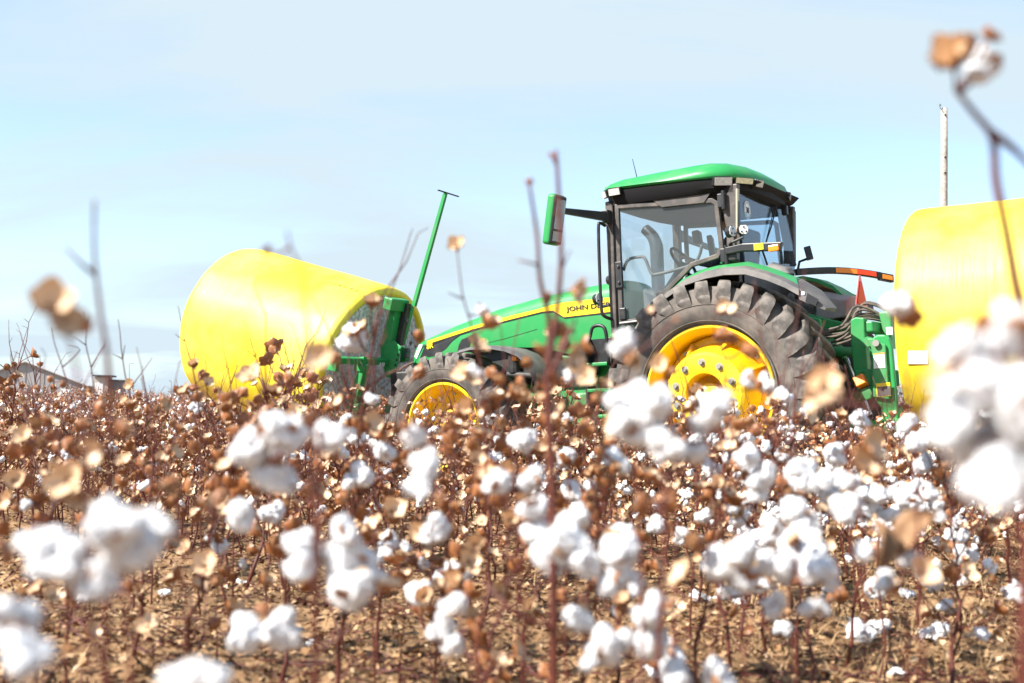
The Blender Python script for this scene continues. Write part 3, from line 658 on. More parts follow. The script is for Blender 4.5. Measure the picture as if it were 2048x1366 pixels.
def soil_mat():
    m = bpy.data.materials.new('dry_soil'); m.use_nodes = True; t = m.node_tree; n = t.nodes; b_ = n['Principled BSDF']
    g = n.new('ShaderNodeNewGeometry')
    n1 = n.new('ShaderNodeTexNoise'); n1.inputs['Scale'].default_value = 9; n1.inputs['Detail'].default_value = 9; n1.inputs['Roughness'].default_value = .7
    n2 = n.new('ShaderNodeTexNoise'); n2.inputs['Scale'].default_value = 2.2; n2.inputs['Detail'].default_value = 6
    t.links.new(g.outputs['Position'], n1.inputs['Vector']); t.links.new(g.outputs['Position'], n2.inputs['Vector'])
    r = n.new('ShaderNodeValToRGB'); e = r.color_ramp.elements
    e[0].position = .34; e[0].color = (.055, .030, .015, 1); e[1].position = .74; e[1].color = (.52, .33, .175, 1)
    k = e.new(.5); k.color = (.27, .160, .082, 1)
    t.links.new(n1.outputs['Fac'], r.inputs[0])
    mxn = n.new('ShaderNodeMixRGB'); mxn.blend_type = 'MULTIPLY'; mxn.inputs[0].default_value = .6
    r2 = n.new('ShaderNodeValToRGB'); r2.color_ramp.elements[0].position = .35; r2.color_ramp.elements[0].color = (.50, .48, .46, 1); r2.color_ramp.elements[1].position = .65; r2.color_ramp.elements[1].color = (1, 1, 1, 1)
    t.links.new(n2.outputs['Fac'], r2.inputs[0]); t.links.new(r.outputs[0], mxn.inputs[1]); t.links.new(r2.outputs[0], mxn.inputs[2])
    t.links.new(mxn.outputs[0], b_.inputs['Base Color']); b_.inputs['Roughness'].default_value = .95; b_.inputs['Specular IOR Level'].default_value = .15
    nb = n.new('ShaderNodeTexNoise'); nb.inputs['Scale'].default_value = 45; nb.inputs['Detail'].default_value = 6; t.links.new(g.outputs['Position'], nb.inputs['Vector'])
    bp = n.new('ShaderNodeBump'); bp.inputs['Strength'].default_value = .6; bp.inputs['Distance'].default_value = .02
    t.links.new(nb.outputs['Fac'], bp.inputs['Height']); t.links.new(bp.outputs[0], b_.inputs['Normal']); return m
def axis(lo, hi, st, far):
    a = list(np.arange(lo, hi, st)); s_ = st
    while a[-1] < far: s_ *= 1.22; a.append(a[-1] + s_)
    s_ = st; pre = [a[0]]
    while pre[-1] > -far: s_ *= 1.22; pre.append(pre[-1] - s_)
    return np.array(pre[:0:-1] + a)
gx, gy = axis(-6, 6.5, .05, 5000), axis(2.2, 13, .05, 5000)
X, Y = np.meshgrid(gx, gy); Zg = ground(X, Y)
nx, ny = len(gx), len(gy)
me = bpy.data.meshes.new('ground'); co = np.stack([X, Y, Zg], -1).reshape(-1, 3)
idx = np.arange(nx * ny).reshape(ny, nx)
q = np.stack([idx[:-1, :-1], idx[:-1, 1:], idx[1:, 1:], idx[1:, :-1]], -1).reshape(-1, 4)
def np_mesh(me, co, quads, k):
    me.vertices.add(len(co)); me.vertices.foreach_set('co', co.astype(np.float32).ravel())
    me.loops.add(quads.size); me.loops.foreach_set('vertex_index', quads.astype(np.int32).ravel())
    me.polygons.add(len(quads)); me.polygons.foreach_set('loop_start', np.arange(0, quads.size, k, dtype=np.int32)); me.polygons.foreach_set('loop_total', np.full(len(quads), k, dtype=np.int32))
    me.update(calc_edges=True)
np_mesh(me, co, q, 4); me.polygons.foreach_set('use_smooth', [True] * len(me.polygons)); me.materials.append(soil_mat())
tag(link('ground', me), kind='structure')

# ================================================================== COTTON BALES
WRAP = mat('yellow_bale_wrap', (0.87, 0.63, 0.022), 0.50, col2=(0.93, 0.75, 0.11), scale=1.1, bump=0.16, bscale=3.2, spec=0.45, coat=0.0)
SEAM = mat('wrap_seam_glue', (0.30, 0.20, 0.01), 0.6)
def lint_end_mat():
    m = mat('pressed_seed_cotton', (0.30, 0.295, 0.30), 0.95, col2=(0.80, 0.79, 0.80), scale=24, lo=.34, hi=.62, bump=.5, bscale=60, spec=.1, detail=10)
    return m
LINT_END = lint_end_mat()
TUFT = mat('loose_lint_tuft', (0.80, 0.80, 0.80), 0.95, spec=.1)
def wrinkle(m):
    t = m.node_tree; n = t.nodes; b_ = n['Principled BSDF']; old = b_.inputs['Normal'].links[0].from_node
    tcn = n.new('ShaderNodeTexCoord'); mp_ = n.new('ShaderNodeMapping'); mp_.inputs['Scale'].default_value = (9, .7, .7)
    nz_ = n.new('ShaderNodeTexNoise'); nz_.inputs['Scale'].default_value = 2.2; nz_.inputs['Detail'].default_value = 6; nz_.inputs['Roughness'].default_value = .6
    t.links.new(tcn.outputs['Object'], mp_.inputs[0]); t.links.new(mp_.outputs[0], nz_.inputs['Vector'])
    bp = n.new('ShaderNodeBump'); bp.inputs['Strength'].default_value = .4; bp.inputs['Distance'].default_value = .02
    t.links.new(nz_.outputs['Fac'], bp.inputs['Height']); t.links.new(old.outputs[0], bp.inputs['Normal']); t.links.new(bp.outputs[0], b_.inputs['Normal'])
wrinkle(WRAP)
def bale(label, p, tau, psi, R, Ln, seed, seam_px=None):
    M = Matrix.Translation(TR_POS) @ TR_ROT.to_4x4() @ Matrix.Translation(p) @ Matrix.Rotation(psi, 4, 'Z') @ Matrix.Rotation(-tau, 4, 'Y')
    o = thing('cotton_bale', label, 'cotton bale', group='round cotton bales carried by the tractor'); o.matrix_world = M
    rg = np.random.default_rng(seed); n = 128
    prof = [(.02, .875), (-.02, .89), (-.034, .925), (-.028, .965), (.012, .992), (.06, 1.0)] + [(x, 1.0 + .006 * math.sin(PI * x / Ln)) for x in np.linspace(.2, Ln - .2, 14)] + [(Ln - .07, 1.0), (Ln - .02, .99), (Ln + .012, .965), (Ln + .02, .92), (Ln - .01, .885)]
    ph = rg.random(8) * 6
    def wob(a, x): return .0035 * math.sin(3 * a + ph[0]) + .003 * math.sin(7 * a + ph[1] + x) + .0018 * math.sin(19 * a + ph[2] + 2 * x) + .0025 * math.sin(4.5 * x + 2 * a + ph[3])
    rings = [[(x, R * r * (1 + wob(2 * PI * k / n, x)) * math.cos(2 * PI * k / n), R * r * (1 + wob(2 * PI * k / n, x)) * math.sin(2 * PI * k / n)) for k in range(n)] for x, r in prof]
    MB().loft(rings, True, False).build('wrap', WRAP, o, smooth=True)
    for x0, sg in ((.012, -1), (Ln - .012, 1)):
        nr, na = 34, 120; rr = []
        for i in range(nr):
            r = R * .915 * (i + .02) / (nr - 1)
            row = []
            for k in range(na):
                a = 2 * PI * k / na; y, z = r * math.cos(a), r * math.sin(a)
                d = .014 * mnoise.noise((y * 5, z * 5, seed + x0)) + .014 * mnoise.noise((y * 14, z * 14, seed + x0)) + .012 * mnoise.noise((y * 34, z * 34, seed))
                edge = min(1, (R * .915 - r) / .06)
                row.append((x0 + sg * (d * edge + .012 * edge), y, z))
            rr.append(row)
        MB().loft(rr, True, True).build('end_face', LINT_END, o, smooth=True)
    # tufts of loose white lint round the rim of the near end
    for i in range(34):
        a = rg.random() * 2 * PI; r = R * (.80 + .09 * rg.random())
        c = Vector((-.015, r * math.cos(a), r * math.sin(a))); s_ = .010 + .022 * rg.random()
        bm = bmesh.new(); bmesh.ops.create_icosphere(bm, subdivisions=1, radius=1)
        for v in bm.verts:
            v.co *= s_ * (1 + .5 * mnoise.noise(v.co * 2 + Vector((i, 0, 0)))); v.co += c
        me = bpy.data.meshes.new('lint_tuft'); bm.to_mesh(me); bm.free(); me.materials.append(TUFT); link('lint_tuft', me, o)
    if seam_px:
        best = min(range(360), key=lambda k: (lambda P: (P[0] - seam_px[0]) ** 2 + (P[1] - seam_px[1]) ** 2 + (0 if P[2] < 99 else 1e9))(topx(M @ Vector((.1, R * math.cos(math.radians(k)), R * math.sin(math.radians(k)))))) + (0 if math.sin(math.radians(k)) > .2 else 1e9))
        a = math.radians(best)
        def pt(x, aa, r=1.006): return (x, R * r * math.cos(aa), R * r * math.sin(aa))
        b_ = MB()
        xs = np.linspace(.05, Ln - .05, 40)
        b_.loft([[pt(x, a + .0025 * math.sin(9 * x), 1.007), pt(x, a + .008, 1.009), pt(x, a + .008, 1.003), pt(x, a - .002, 1.003)] for x in xs])
        sm = b_.build('wrap_edge', SEAM, o)
        for i, x in enumerate(np.arange(.12, Ln - .1, .085)):
            w = .012 + .020 * rg.random()
            MB().add([pt(x, a + .012, 1.0095), pt(x + .016, a + .012, 1.0095), pt(x + .016 + .02, a - .022 - w, 1.0105), pt(x + .02, a - .022 - w, 1.0105)], [(0, 1, 2, 3)]).build('glue_tab', SEAM, sm)
    return o, M
bale_f, Mf = bale('yellow wrapped round bale tilted up ahead of the tractor hood', Vector((4.88, .007, 1.479)), math.radians(18.1), .041, 1.05, 2.3, 5, (713, 571))
bale_r, Mr = bale('yellow wrapped round bale lifted level behind the tractor, at the right edge', Vector((-1.68, 0, 1.50)), math.radians(-1.5), PI, 1.09, 2.35, 9, None)
# white printed tag on the rear bale
lb = MB(); R_ = 1.09
for xx0, xx1, a0, a1 in ((.14, .46, PI + .02, PI + .14),):
    pass
def rear_patch(px0, px1, py0, py1):
    pts = []
    inv = Mr.inverted()
    for px, py in ((px0, py0), (px1, py0), (px1, py1), (px0, py1)):
        o_ = inv @ cam_pos; d_ = (inv.to_3x3() @ ray(px, py))
        A = d_.y ** 2 + d_.z ** 2; B = 2 * (o_.y * d_.y + o_.z * d_.z); C = o_.y ** 2 + o_.z ** 2 - (1.09 * 1.012) ** 2
        dsc = max(B * B - 4 * A * C, 0); t = (-B - math.sqrt(dsc)) / (2 * A); pts.append(o_ + d_ * t)
    return pts
pp = rear_patch(1815, 1856, 702, 728)
tg = MB().add(pp + [p * 1.0 - Vector((0, p.y, p.z)).normalized() * .01 for p in pp], [(0, 1, 2, 3), (7, 6, 5, 4), (0, 4, 5, 1), (1, 5, 6, 2), (2, 6, 7, 3), (3, 7, 4, 0)]).build('printed_tag', G['white'], bale_r)

# ================================================================== BALE HANDLERS
TM = Matrix.Translation(TR_POS) @ TR_ROT.to_4x4()
fh = thing('bale_handler', 'green tilted front bale carrier with holed upright and tall sight mast', 'implement'); fh.matrix_world = TM
def pxpoly(pxs, y, y0, y1, nm, m, par, bev=.01, s_=4.267, o_=(640, 560)):
    P = [loc(a / s_ + o_[0], c / s_ + o_[1], y) for a, c in pxs]
    return MB().prism([(p.x, p.z) for p in P], y0, y1).build(nm, G[m] if isinstance(m, str) else m, par, bevel=bev)
# uprights (the near one is seen whole), each a U channel
up = pxpoly([(648, 188), (706, 186), (640, 545), (560, 745), (556, 560)], .06, .05, .16, 'upright', 'green', fh)
pxpoly([(706, 186), (770, 205), (700, 560), (640, 545)], .0, -.02, .05, 'upright_channel', 'dark', up, 0)
pxpoly([(768, 205), (796, 240), (715, 560), (690, 545)], -.05, -.08, -.02, 'upright', 'green', fh)
hp = pxpoly([(556, 545), (640, 520), (700, 572), (642, 838), (570, 828), (548, 740)], .165, .162, .185, 'hole_plate', 'green', fh, .006)
HOLE = mat('dark_hole', (0.006, 0.006, 0.006), .9)
for a, c in ((678, 595), (666, 638), (654, 682), (642, 726), (630, 771), (619, 816)):
    p = loc(a / 4.267 + 640, c / 4.267 + 560, .19)
    MB().cyl((p.x, .183, p.z), (p.x, .191, p.z), .012, 14).build('pin_hole', HOLE, hp)
pxpoly([(700, 570), (738, 590), (730, 690), (680, 705)], -.03, -.12, -.02, 'lug_plate', 'green', fh, .006)
for a, c in ((712, 345), (668, 465), (720, 600), (712, 645)):
    p = loc(a / 4.267 + 640, c / 4.267 + 560, .06)
    MB().box((p.x, .0, p.z), (.05, .06, .05)).build('block', G['gray'], fh, bevel=.006)
# top cross beam and lower beam, both running across the tractor
pt = loc(600 / 4.267 + 640, 205 / 4.267 + 560, .25)
MB().box((pt.x, .14, pt.z), (.13, .34, .15), (0, -.32, 0)).build('top_beam', G['green'], fh, bevel=.015)
pl = loc(700, 716, .6)
xb = 4.52
MB().box((xb, .58, 1.555), (.09, 1.1, .075), (0, -.32, 0)).build('lower_beam', G['green'], fh, bevel=.012)
MB().box((xb, -.75, 1.53), (.10, .7, .11), (0, -.32, 0)).build('lower_beam', G['green'], fh, bevel=.012)
me = text_mesh('ABI', .075); me.materials.clear(); me.materials.append(G['white'])
o = link('lettering', me, fh); o.matrix_local = Matrix.Translation((xb - .056, .42, 1.485)) @ Matrix.Rotation(-.32, 4, 'Y') @ Matrix(((0, 0, -1), (-1, 0, 0), (0, 1, 0))).to_4x4()
for y in (1.12, .66, -.66, -1.05):
    MB().prism([(xb - .07, 1.60), (xb + .06, 1.60), (xb + .10, 1.45), (xb - .02, 1.42)], y - .03, y + .03).build('beam_ear', G['green'], fh, bevel=.008)
for y in (.62, -.62):
    MB().loft([[(xb - .06, y - .05, 1.50), (xb + .06, y - .05, 1.50), (xb + .06, y + .05, 1.50), (xb - .06, y + .05, 1.50)], [(xb + .12, y - .05, 1.02), (xb + .24, y - .05, 1.02), (xb + .24, y + .05, 1.02), (xb + .12, y + .05, 1.02)]]).build('leg', G['green'], fh, bevel=.01)
    MB().prism([(xb + .06, 1.06), (xb + .26, 1.06), (xb + .34, .90), (xb + .22, .74), (xb + .06, .86)], y - .06, y + .06).build('pivot_shoe', G['green'], fh, bevel=.02)
    # tine lifting the bale from below
    MB().tube([(xb + .2, y, .86), (xb + 1.0, y, .95), (xb + 2.2, y, 1.28)], [.06, .055, .03], 10).build('tine', G['green_dust'], fh, smooth=True)
MB().box((xb + .17, 0, 1.0), (.12, 1.3, .12)).build('foot_beam', G['green'], fh, bevel=.012)
m0, m1 = loc(828, 612, -.06), loc(891, 386, -.06)
d_ = (m1 - m0).normalized(); sd = Vector((d_.z, 0, -d_.x))
MB().loft([[m0 - sd * .024 + Vector((0, -.024, 0)), m0 + sd * .024 + Vector((0, -.024, 0)), m0 + sd * .024 + Vector((0, .024, 0)), m0 - sd * .024 + Vector((0, .024, 0))],
           [m1 - sd * .02 + Vector((0, -.02, 0)), m1 + sd * .02 + Vector((0, -.02, 0)), m1 + sd * .02 + Vector((0, .02, 0)), m1 - sd * .02 + Vector((0, .02, 0))]]).build('sight_mast', G['green'], fh)
MB().box(m1 + Vector((-.0, -.06, .004)), (.02, .42, .008), (0.05, .2, 0)).build('mast_tip', G['dark'], fh)
MB().box((4.18, 0, 1.25), (.5, .5, .34)).build('mount_frame', G['dark'], fh, bevel=.02)
MB().tube([(4.05, .12, 1.55), (4.3, .2, 1.45), (4.42, .16, 1.25), (4.3, .16, 1.05)], .014, 6, smooth=5).build('hydraulic_hose', G['hose'], fh, smooth=True)

rh = thing('bale_handler', 'green rear bale carrier posts with warning stickers beside the rear wheel', 'implement'); rh.matrix_world = TM
Z2 = dict(s_=4.018, o_=(1640, 560))
pa = pxpoly([(258, 322), (300, 300), (368, 308), (372, 420), (398, 740), (410, 850), (340, 862), (290, 790), (262, 520)], .36, .30, .42, 'tower_post', 'green', rh, .012, **Z2)
pxpoly([(258, 322), (300, 300), (368, 308), (372, 420), (398, 740), (410, 850), (340, 862), (290, 790), (262, 520)], .36, -.54, -.42, 'tower_post', 'green', rh, .012, **Z2)
pb = pxpoly([(425, 470), (470, 440), (530, 440), (565, 470), (585, 540), (622, 930), (640, 1180), (560, 1190), (545, 1090), (450, 960), (405, 540)], .46, .43, .50, 'lift_arm', 'green', rh, .014, **Z2)
pxpoly([(425, 470), (470, 440), (530, 440), (565, 470), (585, 540), (622, 930), (640, 1180), (560, 1190), (545, 1090), (450, 960), (405, 540)], .46, -.62, -.55, 'lift_arm', 'green', rh, .014, **Z2)
pc = pxpoly([(378, 470), (425, 470), (530, 520), (560, 960), (430, 940), (420, 560)], .52, .505, .54, 'cover_plate', 'green_dust', rh, .008, **Z2)
pxpoly([(428, 592), (516, 582), (524, 705), (432, 712)], .545, .541, .545, 'warning_sticker', 'white', pc, 0, **Z2)
for k in range(6):
    y0 = 628 + 11 * k
    pxpoly([(448, y0), (500, y0 - 4), (500, y0), (448, y0 + 4)], .55, .5452, .5462, 'sticker_print', 'gray', pc, 0, **Z2)
pxpoly([(428, 592), (516, 582), (517, 592), (429, 602)], .55, .5452, .5465, 'sticker_band', 'orange', pc, 0, **Z2)
pxpoly([(448, 832), (562, 822), (570, 930), (456, 940)], .545, .541, .545, 'warning_sticker', 'stripe', pc, 0, **Z2)
pxpoly([(458, 860), (562, 850), (568, 926), (462, 936)], .55, .5452, .547, 'sticker_print', 'gray', pc, 0, **Z2)
p = loc(455 / 4.018 + 1640, 508 / 4.018 + 560, .54); MB().cyl((p.x, .53, p.z), (p.x, .575, p.z), .03, 16).build('pivot_pin', G['bolt'], rh)
p = loc(388 / 4.018 + 1640, 495 / 4.018 + 560, .5); MB().cyl((p.x, .44, p.z), (p.x, .52, p.z), .045, 16).build('pivot_boss', G['green_dust'], rh)
p = loc(350 / 4.018 + 1640, 748 / 4.018 + 560, .42); MB().cyl((p.x, .41, p.z), (p.x, .44, p.z), .02, 10).build('pivot_pin', G['green'], rh)
pxpoly([(530, 380), (580, 376), (582, 440), (534, 440)], .2, .18, .2, 'warning_sticker', 'white', rh, 0, **Z2)
pxpoly([(480, 260), (560, 250), (585, 300), (590, 560), (560, 460), (520, 430)], .1, .0, .16, 'back_plate', G['green_dust'], rh, .02, **Z2)
for yy in (.40, -.52):
    a0 = loc(280 / 4.018 + 1640, 950 / 4.018 + 560, yy); a1 = loc(440 / 4.018 + 1640, 880 / 4.018 + 560, yy)
    MB().tube([a0, a1], .055, 10).build('cross_link', G['green_dust'], rh, smooth=True)
    p = loc(370 / 4.018 + 1640, 915 / 4.018 + 560, yy + .08); MB().cyl((p.x, yy, p.z), (p.x, yy + .09, p.z), .06, 8).build('link_nut', G['green_dust'], rh, bevel=.01)
MB().box((-1.20, -.06, 1.05), (.16, 1.0, .16)).box((-1.42, -.06, .72), (.14, 1.1, .14)).box((-1.24, -.06, 1.52), (.12, .9, .10)).build('cross_beam', G['green'], rh, bevel=.015)
for y in (.55, -.6):
    MB().tube([(-1.40, y, .62), (-2.2, y, .52), (-3.5, y, .50)], [.07, .065, .03], 10).build('tine', G['green_dust'], rh, smooth=True)
a0 = loc(235 / 4.018 + 1640, 820 / 4.018 + 560, .5)
MB().box((a0.x - .1, .48, a0.z), (.10, .10, .10), (.3, .4, 0)).build('reflector_block', G['orange'], rh, bevel=.01)

# ================================================================== PERSON IN THE CAB
SK = mat('skin', (0.42, 0.24, 0.16), .6); SHIRT = mat('dark_work_shirt', (0.045, 0.05, 0.06), .9); JEAN = mat('dark_trousers', (0.03, 0.035, 0.06), .9)
def make_person():
    V = []; E_ = []; Rr = []
    def j(p, r, par=None):
        V.append(p); Rr.append(r if isinstance(r, tuple) else (r, r)); i = len(V) - 1
        if par is not None: E_.append((par, i))
        return i
    pel = j((.17, 0, 2.16), (.15, .12)); sp = j((.13, 0, 2.30), (.145, .11), pel); ch = j((.12, 0, 2.45), (.165, .115), sp); nb = j((.13, 0, 2.545), (.075, .07), ch)
    nk = j((.155, 0, 2.60), .05, nb); h0 = j((.175, 0, 2.655), (.066, .078), nk); h1 = j((.18, 0, 2.73), (.075, .09), h0); h2 = j((.175, 0, 2.785), (.05, .06), h1)
    ns = j((.265, 0, 2.69), .014, h1); j((.283, 0, 2.676), .011, ns)
    for s_ in (1, -1):
        er = j((.165, s_ * .083, 2.695), .016, h1)
        sh = j((.12, s_ * .175, 2.50), .062, ch); el = j((.27, s_ * .235, 2.27), .046, sh); wr = j((.51, s_ * .19, 2.33), .031, el)
        pm = j((.57, s_ * .18, 2.355), (.036, .02), wr)
        for k in range(4):
            o_ = (k - 1.5) * .018
            f1 = j((.615, s_ * .185 + o_, 2.385 + .004 * k), .0088, pm); j((.645 - .003 * abs(k - 1), s_ * .185 + o_, 2.372), .0078, f1)
        t1 = j((.575, s_ * .135, 2.36), .010, pm); j((.61, s_ * .12, 2.375), .0085, t1)
        hp_ = j((.22, s_ * .10, 2.13), .085, pel); kn = j((.60, s_ * .15, 2.16), .062, hp_); an = j((.74, s_ * .15, 1.76), .042, kn); j((.90, s_ * .16, 1.70), .035, an)
    me = bpy.data.meshes.new('person'); me.from_pydata(V, E_, []); o = link('person_base', me)
    md = o.modifiers.new('skin', 'SKIN'); md.use_smooth_shade = True
    sv = me.skin_vertices[0].data
    for i, r in enumerate(Rr): sv[i].radius = r; sv[i].use_root = (i == 0)
    o.modifiers.new('sub', 'SUBSURF').levels = 2
    dg = bpy.context.evaluated_depsgraph_get(); em = bpy.data.meshes.new_from_object(o.evaluated_get(dg)); bpy.data.objects.remove(o)
    em.materials.clear()
    for m in (SHIRT, SK, JEAN): em.materials.append(m)
    for p_ in em.polygons:
        c = p_.center
        p_.material_index = 1 if (c.z > 2.575 or (c.x > .50 and c.z > 2.28)) else (2 if (c.z < 2.2 and not (abs(c.y) > .2 and c.z > 2.19)) else 0)
        p_.use_smooth = True
    ob = link('person', em); ob.matrix_world = TM
    tag(ob, 'driver in dark shirt seated at the steering wheel inside the cab', 'person')
    CAP = mat('dark_cap', (.03, .03, .035), .85)
    rings = []
    for zz, rx, ry in ((2.725, .098, .083), (2.76, .097, .082), (2.80, .082, .07), (2.825, .05, .045), (2.832, .01, .01)):
        rings.append([(.178 + rx * math.cos(2 * PI * k / 20), ry * math.sin(2 * PI * k / 20), zz) for k in range(20)])
    MB().loft(rings).prism([(.24, 2.725), (.35, 2.712), (.35, 2.718), (.24, 2.745)], -.06, .06).build('cap', CAP, ob, smooth=True)
make_person()

# ================================================================== FAR BUILDINGS AND POLE
BW = mat('weathered_gray_siding', (0.33, 0.33, 0.33), .7, var=.10, scale=.6)
BR = mat('pale_metal_roof', (0.52, 0.51, 0.50), .45, var=.06, scale=.5)
BD = mat('dark_opening', (0.05, 0.05, 0.055), .7); BX = mat('white_door_paint', (.75, .75, .74), .5); BB = mat('beige_siding', (0.46, 0.43, 0.38), .7, var=.1, scale=1)
pb_ = at(48, 800, 85)
bn = thing('barn', 'gray gabled metal barn on the horizon at the left edge', 'barn', (pb_.x, pb_.y, 0), (0, 0, math.radians(8)))
hwid, ze, za, Ln = 4.3, 1.95, 3.55, 16.0
w_ = MB().add([(-hwid, 0, -.3), (hwid, 0, -.3), (hwid, 0, ze), (0, 0, za), (-hwid, 0, ze), (-hwid, Ln, -.3), (hwid, Ln, -.3), (hwid, Ln, ze), (0, Ln, za), (-hwid, Ln, ze)],
              [(0, 1, 2, 3, 4), (9, 8, 7, 6, 5), (1, 6, 7, 2), (0, 4, 9, 5), (0, 5, 6, 1)]).build('wall', BW, bn)
rf_ = MB()
for sg in (1, -1):
    rf_.add([(0, -.25, za + .06), (sg * (hwid + .3), -.25, ze - .05), (sg * (hwid + .3), Ln + .2, ze - .05), (0, Ln + .2, za + .06), (0, -.25, za - .02), (sg * (hwid + .3), -.25, ze - .13), (sg * (hwid + .3), Ln + .2, ze - .13), (0, Ln + .2, za - .02)],
            [(0, 1, 2, 3), (7, 6, 5, 4), (0, 4, 5, 1), (1, 5, 6, 2), (2, 6, 7, 3), (3, 7, 4, 0)])
rf_.build('roof', BR, bn)
for k in range(13):
    x = -hwid + (k + .5) * 2 * hwid / 13
    MB().box((x, -.02, (-.3 + ze + (za - ze) * (1 - abs(x) / hwid)) / 2), (.05, .04, ze + (za - ze) * (1 - abs(x) / hwid) + .25)).build('siding_rib', BW, bn)
MB().box((3.0, -.06, .95), (.75, .06, 1.3)).build('door', BX, bn)
MB().box((-1.0, -.05, .9), (2.4, .05, 2.0)).build('door', BW, bn)
MB().box((-3.0, -.05, 1.5), (.7, .05, .5)).build('window', BD, bn)
ps = at(218, 800, 80)
shd = thing('storage_shed', 'small beige shed with flat dark roof between the barn and the tilted bale', 'shed', (ps.x, ps.y, 0), (0, 0, math.radians(10))); shd.scale = (1.05, 1.05, 1.5)
MB().box((-.45, 0, .75), (.9, 1.4, 1.75)).build('wall', BB, shd); MB().box((.45, .15, .68), (.9, 1.2, 1.55)).build('annex', mat('gray_annex', (.14, .14, .15), .6), shd)
MB().box((-.35, 0, 1.68), (1.25, 1.8, .07)).build('roof', BD, shd); MB().box((.48, .15, 1.49), (1.05, 1.4, .06)).build('roof', BD, shd)
MB().box((-.55, -.71, .75), (.5, .04, 1.2)).build('door', BX, shd)

pt_ = at(1884, 216, 36)
up_ = thing('utility_pole', 'tall gray weathered wooden utility pole behind the right bale', 'utility pole', (pt_.x + .06, pt_.y, gz(pt_.x, pt_.y) - .3))
hgt = pt_.z - gz(pt_.x, pt_.y) + .3
WOOD = mat('weathered_pole_wood', (0.28, 0.25, 0.22), .9, col2=(.46, .42, .38), scale=9, bump=.3, bscale=30)
MB().tube([(.10 * (1 - k / 8) * .5 + .012 * math.sin(k), 0, hgt * k / 8) for k in range(9)], [.145 - .045 * k / 8 for k in range(9)], 14).build('pole', WOOD, up_, smooth=True)
MB().tube([(-.06, -.1, hgt - .15), (-.16, -.1, hgt - .02), (-.16, -.1, hgt + .06)], .009, 6).build('insulator_pin', G['dark'], up_)
MB().lathe([(.001, .0), (.04, .0), (.05, .05), (.03, .1), (.001, .11)], 10).build('insulator', G['gray'], up_).matrix_local = Matrix.Translation((-.16, -.1, hgt + .04)) @ Matrix.Scale(.6, 4) @ Matrix.Rotation(PI / 2, 4, 'X')
for zz in (.25, 1.6, 2.1):
    MB().cyl((0, -.10, hgt - zz), (0, -.15, hgt - zz), .03, 8).build('bolt', G['dark'], up_)
# ================================================================== COTTON FIELD
STEM = mat('red_brown_stem', (0.062, 0.012, 0.008), .55, col2=(0.14, 0.032, 0.018), scale=30, lo=.35, hi=.7)
BURR_IN = mat('cream_burr_inside', (0.56, 0.36, 0.20), .36, col2=(0.76, 0.58, 0.40), scale=35, spec=.6)
BURR_OUT = mat('brown_burr_outside', (0.20, 0.065, 0.020), .45, col2=(0.38, 0.155, 0.055), scale=30, spec=.5)
LEAF = mat('dry_curled_leaf', (0.16, 0.075, 0.03), .75, col2=(0.30, 0.17, 0.085), scale=30)
def lint_material():
    m = mat('white_cotton_lint', (0.79, 0.795, 0.81), .95, spec=.05, bump=.4, bscale=140)
    b_ = m.node_tree.nodes['Principled BSDF']; b_.inputs['Subsurface Weight'].default_value = .4; b_.inputs['Subsurface Radius'].default_value = (.01, .01, .01)
    b_.inputs['Sheen Weight'].default_value = .3
    return m
LINT = lint_material()

def burr_mesh(seed, npet, opened, hi=False):
    rg = random.Random(seed); b_ = MB(); nu, nv = (4, 6) if hi else (3, 4)
    for k in range(npet):
        a = 2 * PI * k / npet + rg.uniform(-.15, .15); op = opened * rg.uniform(.75, 1.2); ln = rg.uniform(.95, 1.2); wd = rg.uniform(.50, .64)
        ca, sa_ = math.cos(a), math.sin(a)
        def P(u, v, off):
            t = v / nv; s_ = (u / nu - .5) * 2
            w = wd * math.sin(PI * min(1, (t * .86 + .10))) ** .8
            r = .12 + ln * (t ** 1.25) * math.sin(op) + .10 * math.sin(PI * t)
            z = ln * math.cos(op) * t + .30 * t * t * (1 - math.cos(op)) - .05
            cup = .22 * (s_ * s_) * (1 - .3 * t)
            r -= (cup + off) * math.cos(op); z += (cup + off) * math.sin(op) * 1.0
            y = s_ * w
            return (r * ca - y * sa_, r * sa_ + y * ca, z)
        for off, mi, fl in ((0.03, 0, False), (0.0, 1, True)):
            b_.mi = mi; base = [P(u, v, off) for v in range(nv + 1) for u in range(nu + 1)]
            fs = []
            for v in range(nv):
                for u in range(nu):
                    i = v * (nu + 1) + u; f = (i, i + 1, i + nu + 2, i + nu + 1); fs.append(f[::-1] if fl else f)
            b_.add(base, fs)
    b_.mi = 1
    b_.tube([(0, 0, -.45), (0, 0, -.05), (0, 0, .05)], [.06, .11, .2], 6)
    me = bpy.data.meshes.new('burr'); me.from_pydata([tuple(p) for p in b_.v], [], b_.f)
    me.materials.append(BURR_IN); me.materials.append(BURR_OUT); me.polygons.foreach_set('material_index', b_.m)
    me.polygons.foreach_set('use_smooth', [True] * len(me.polygons)); return me
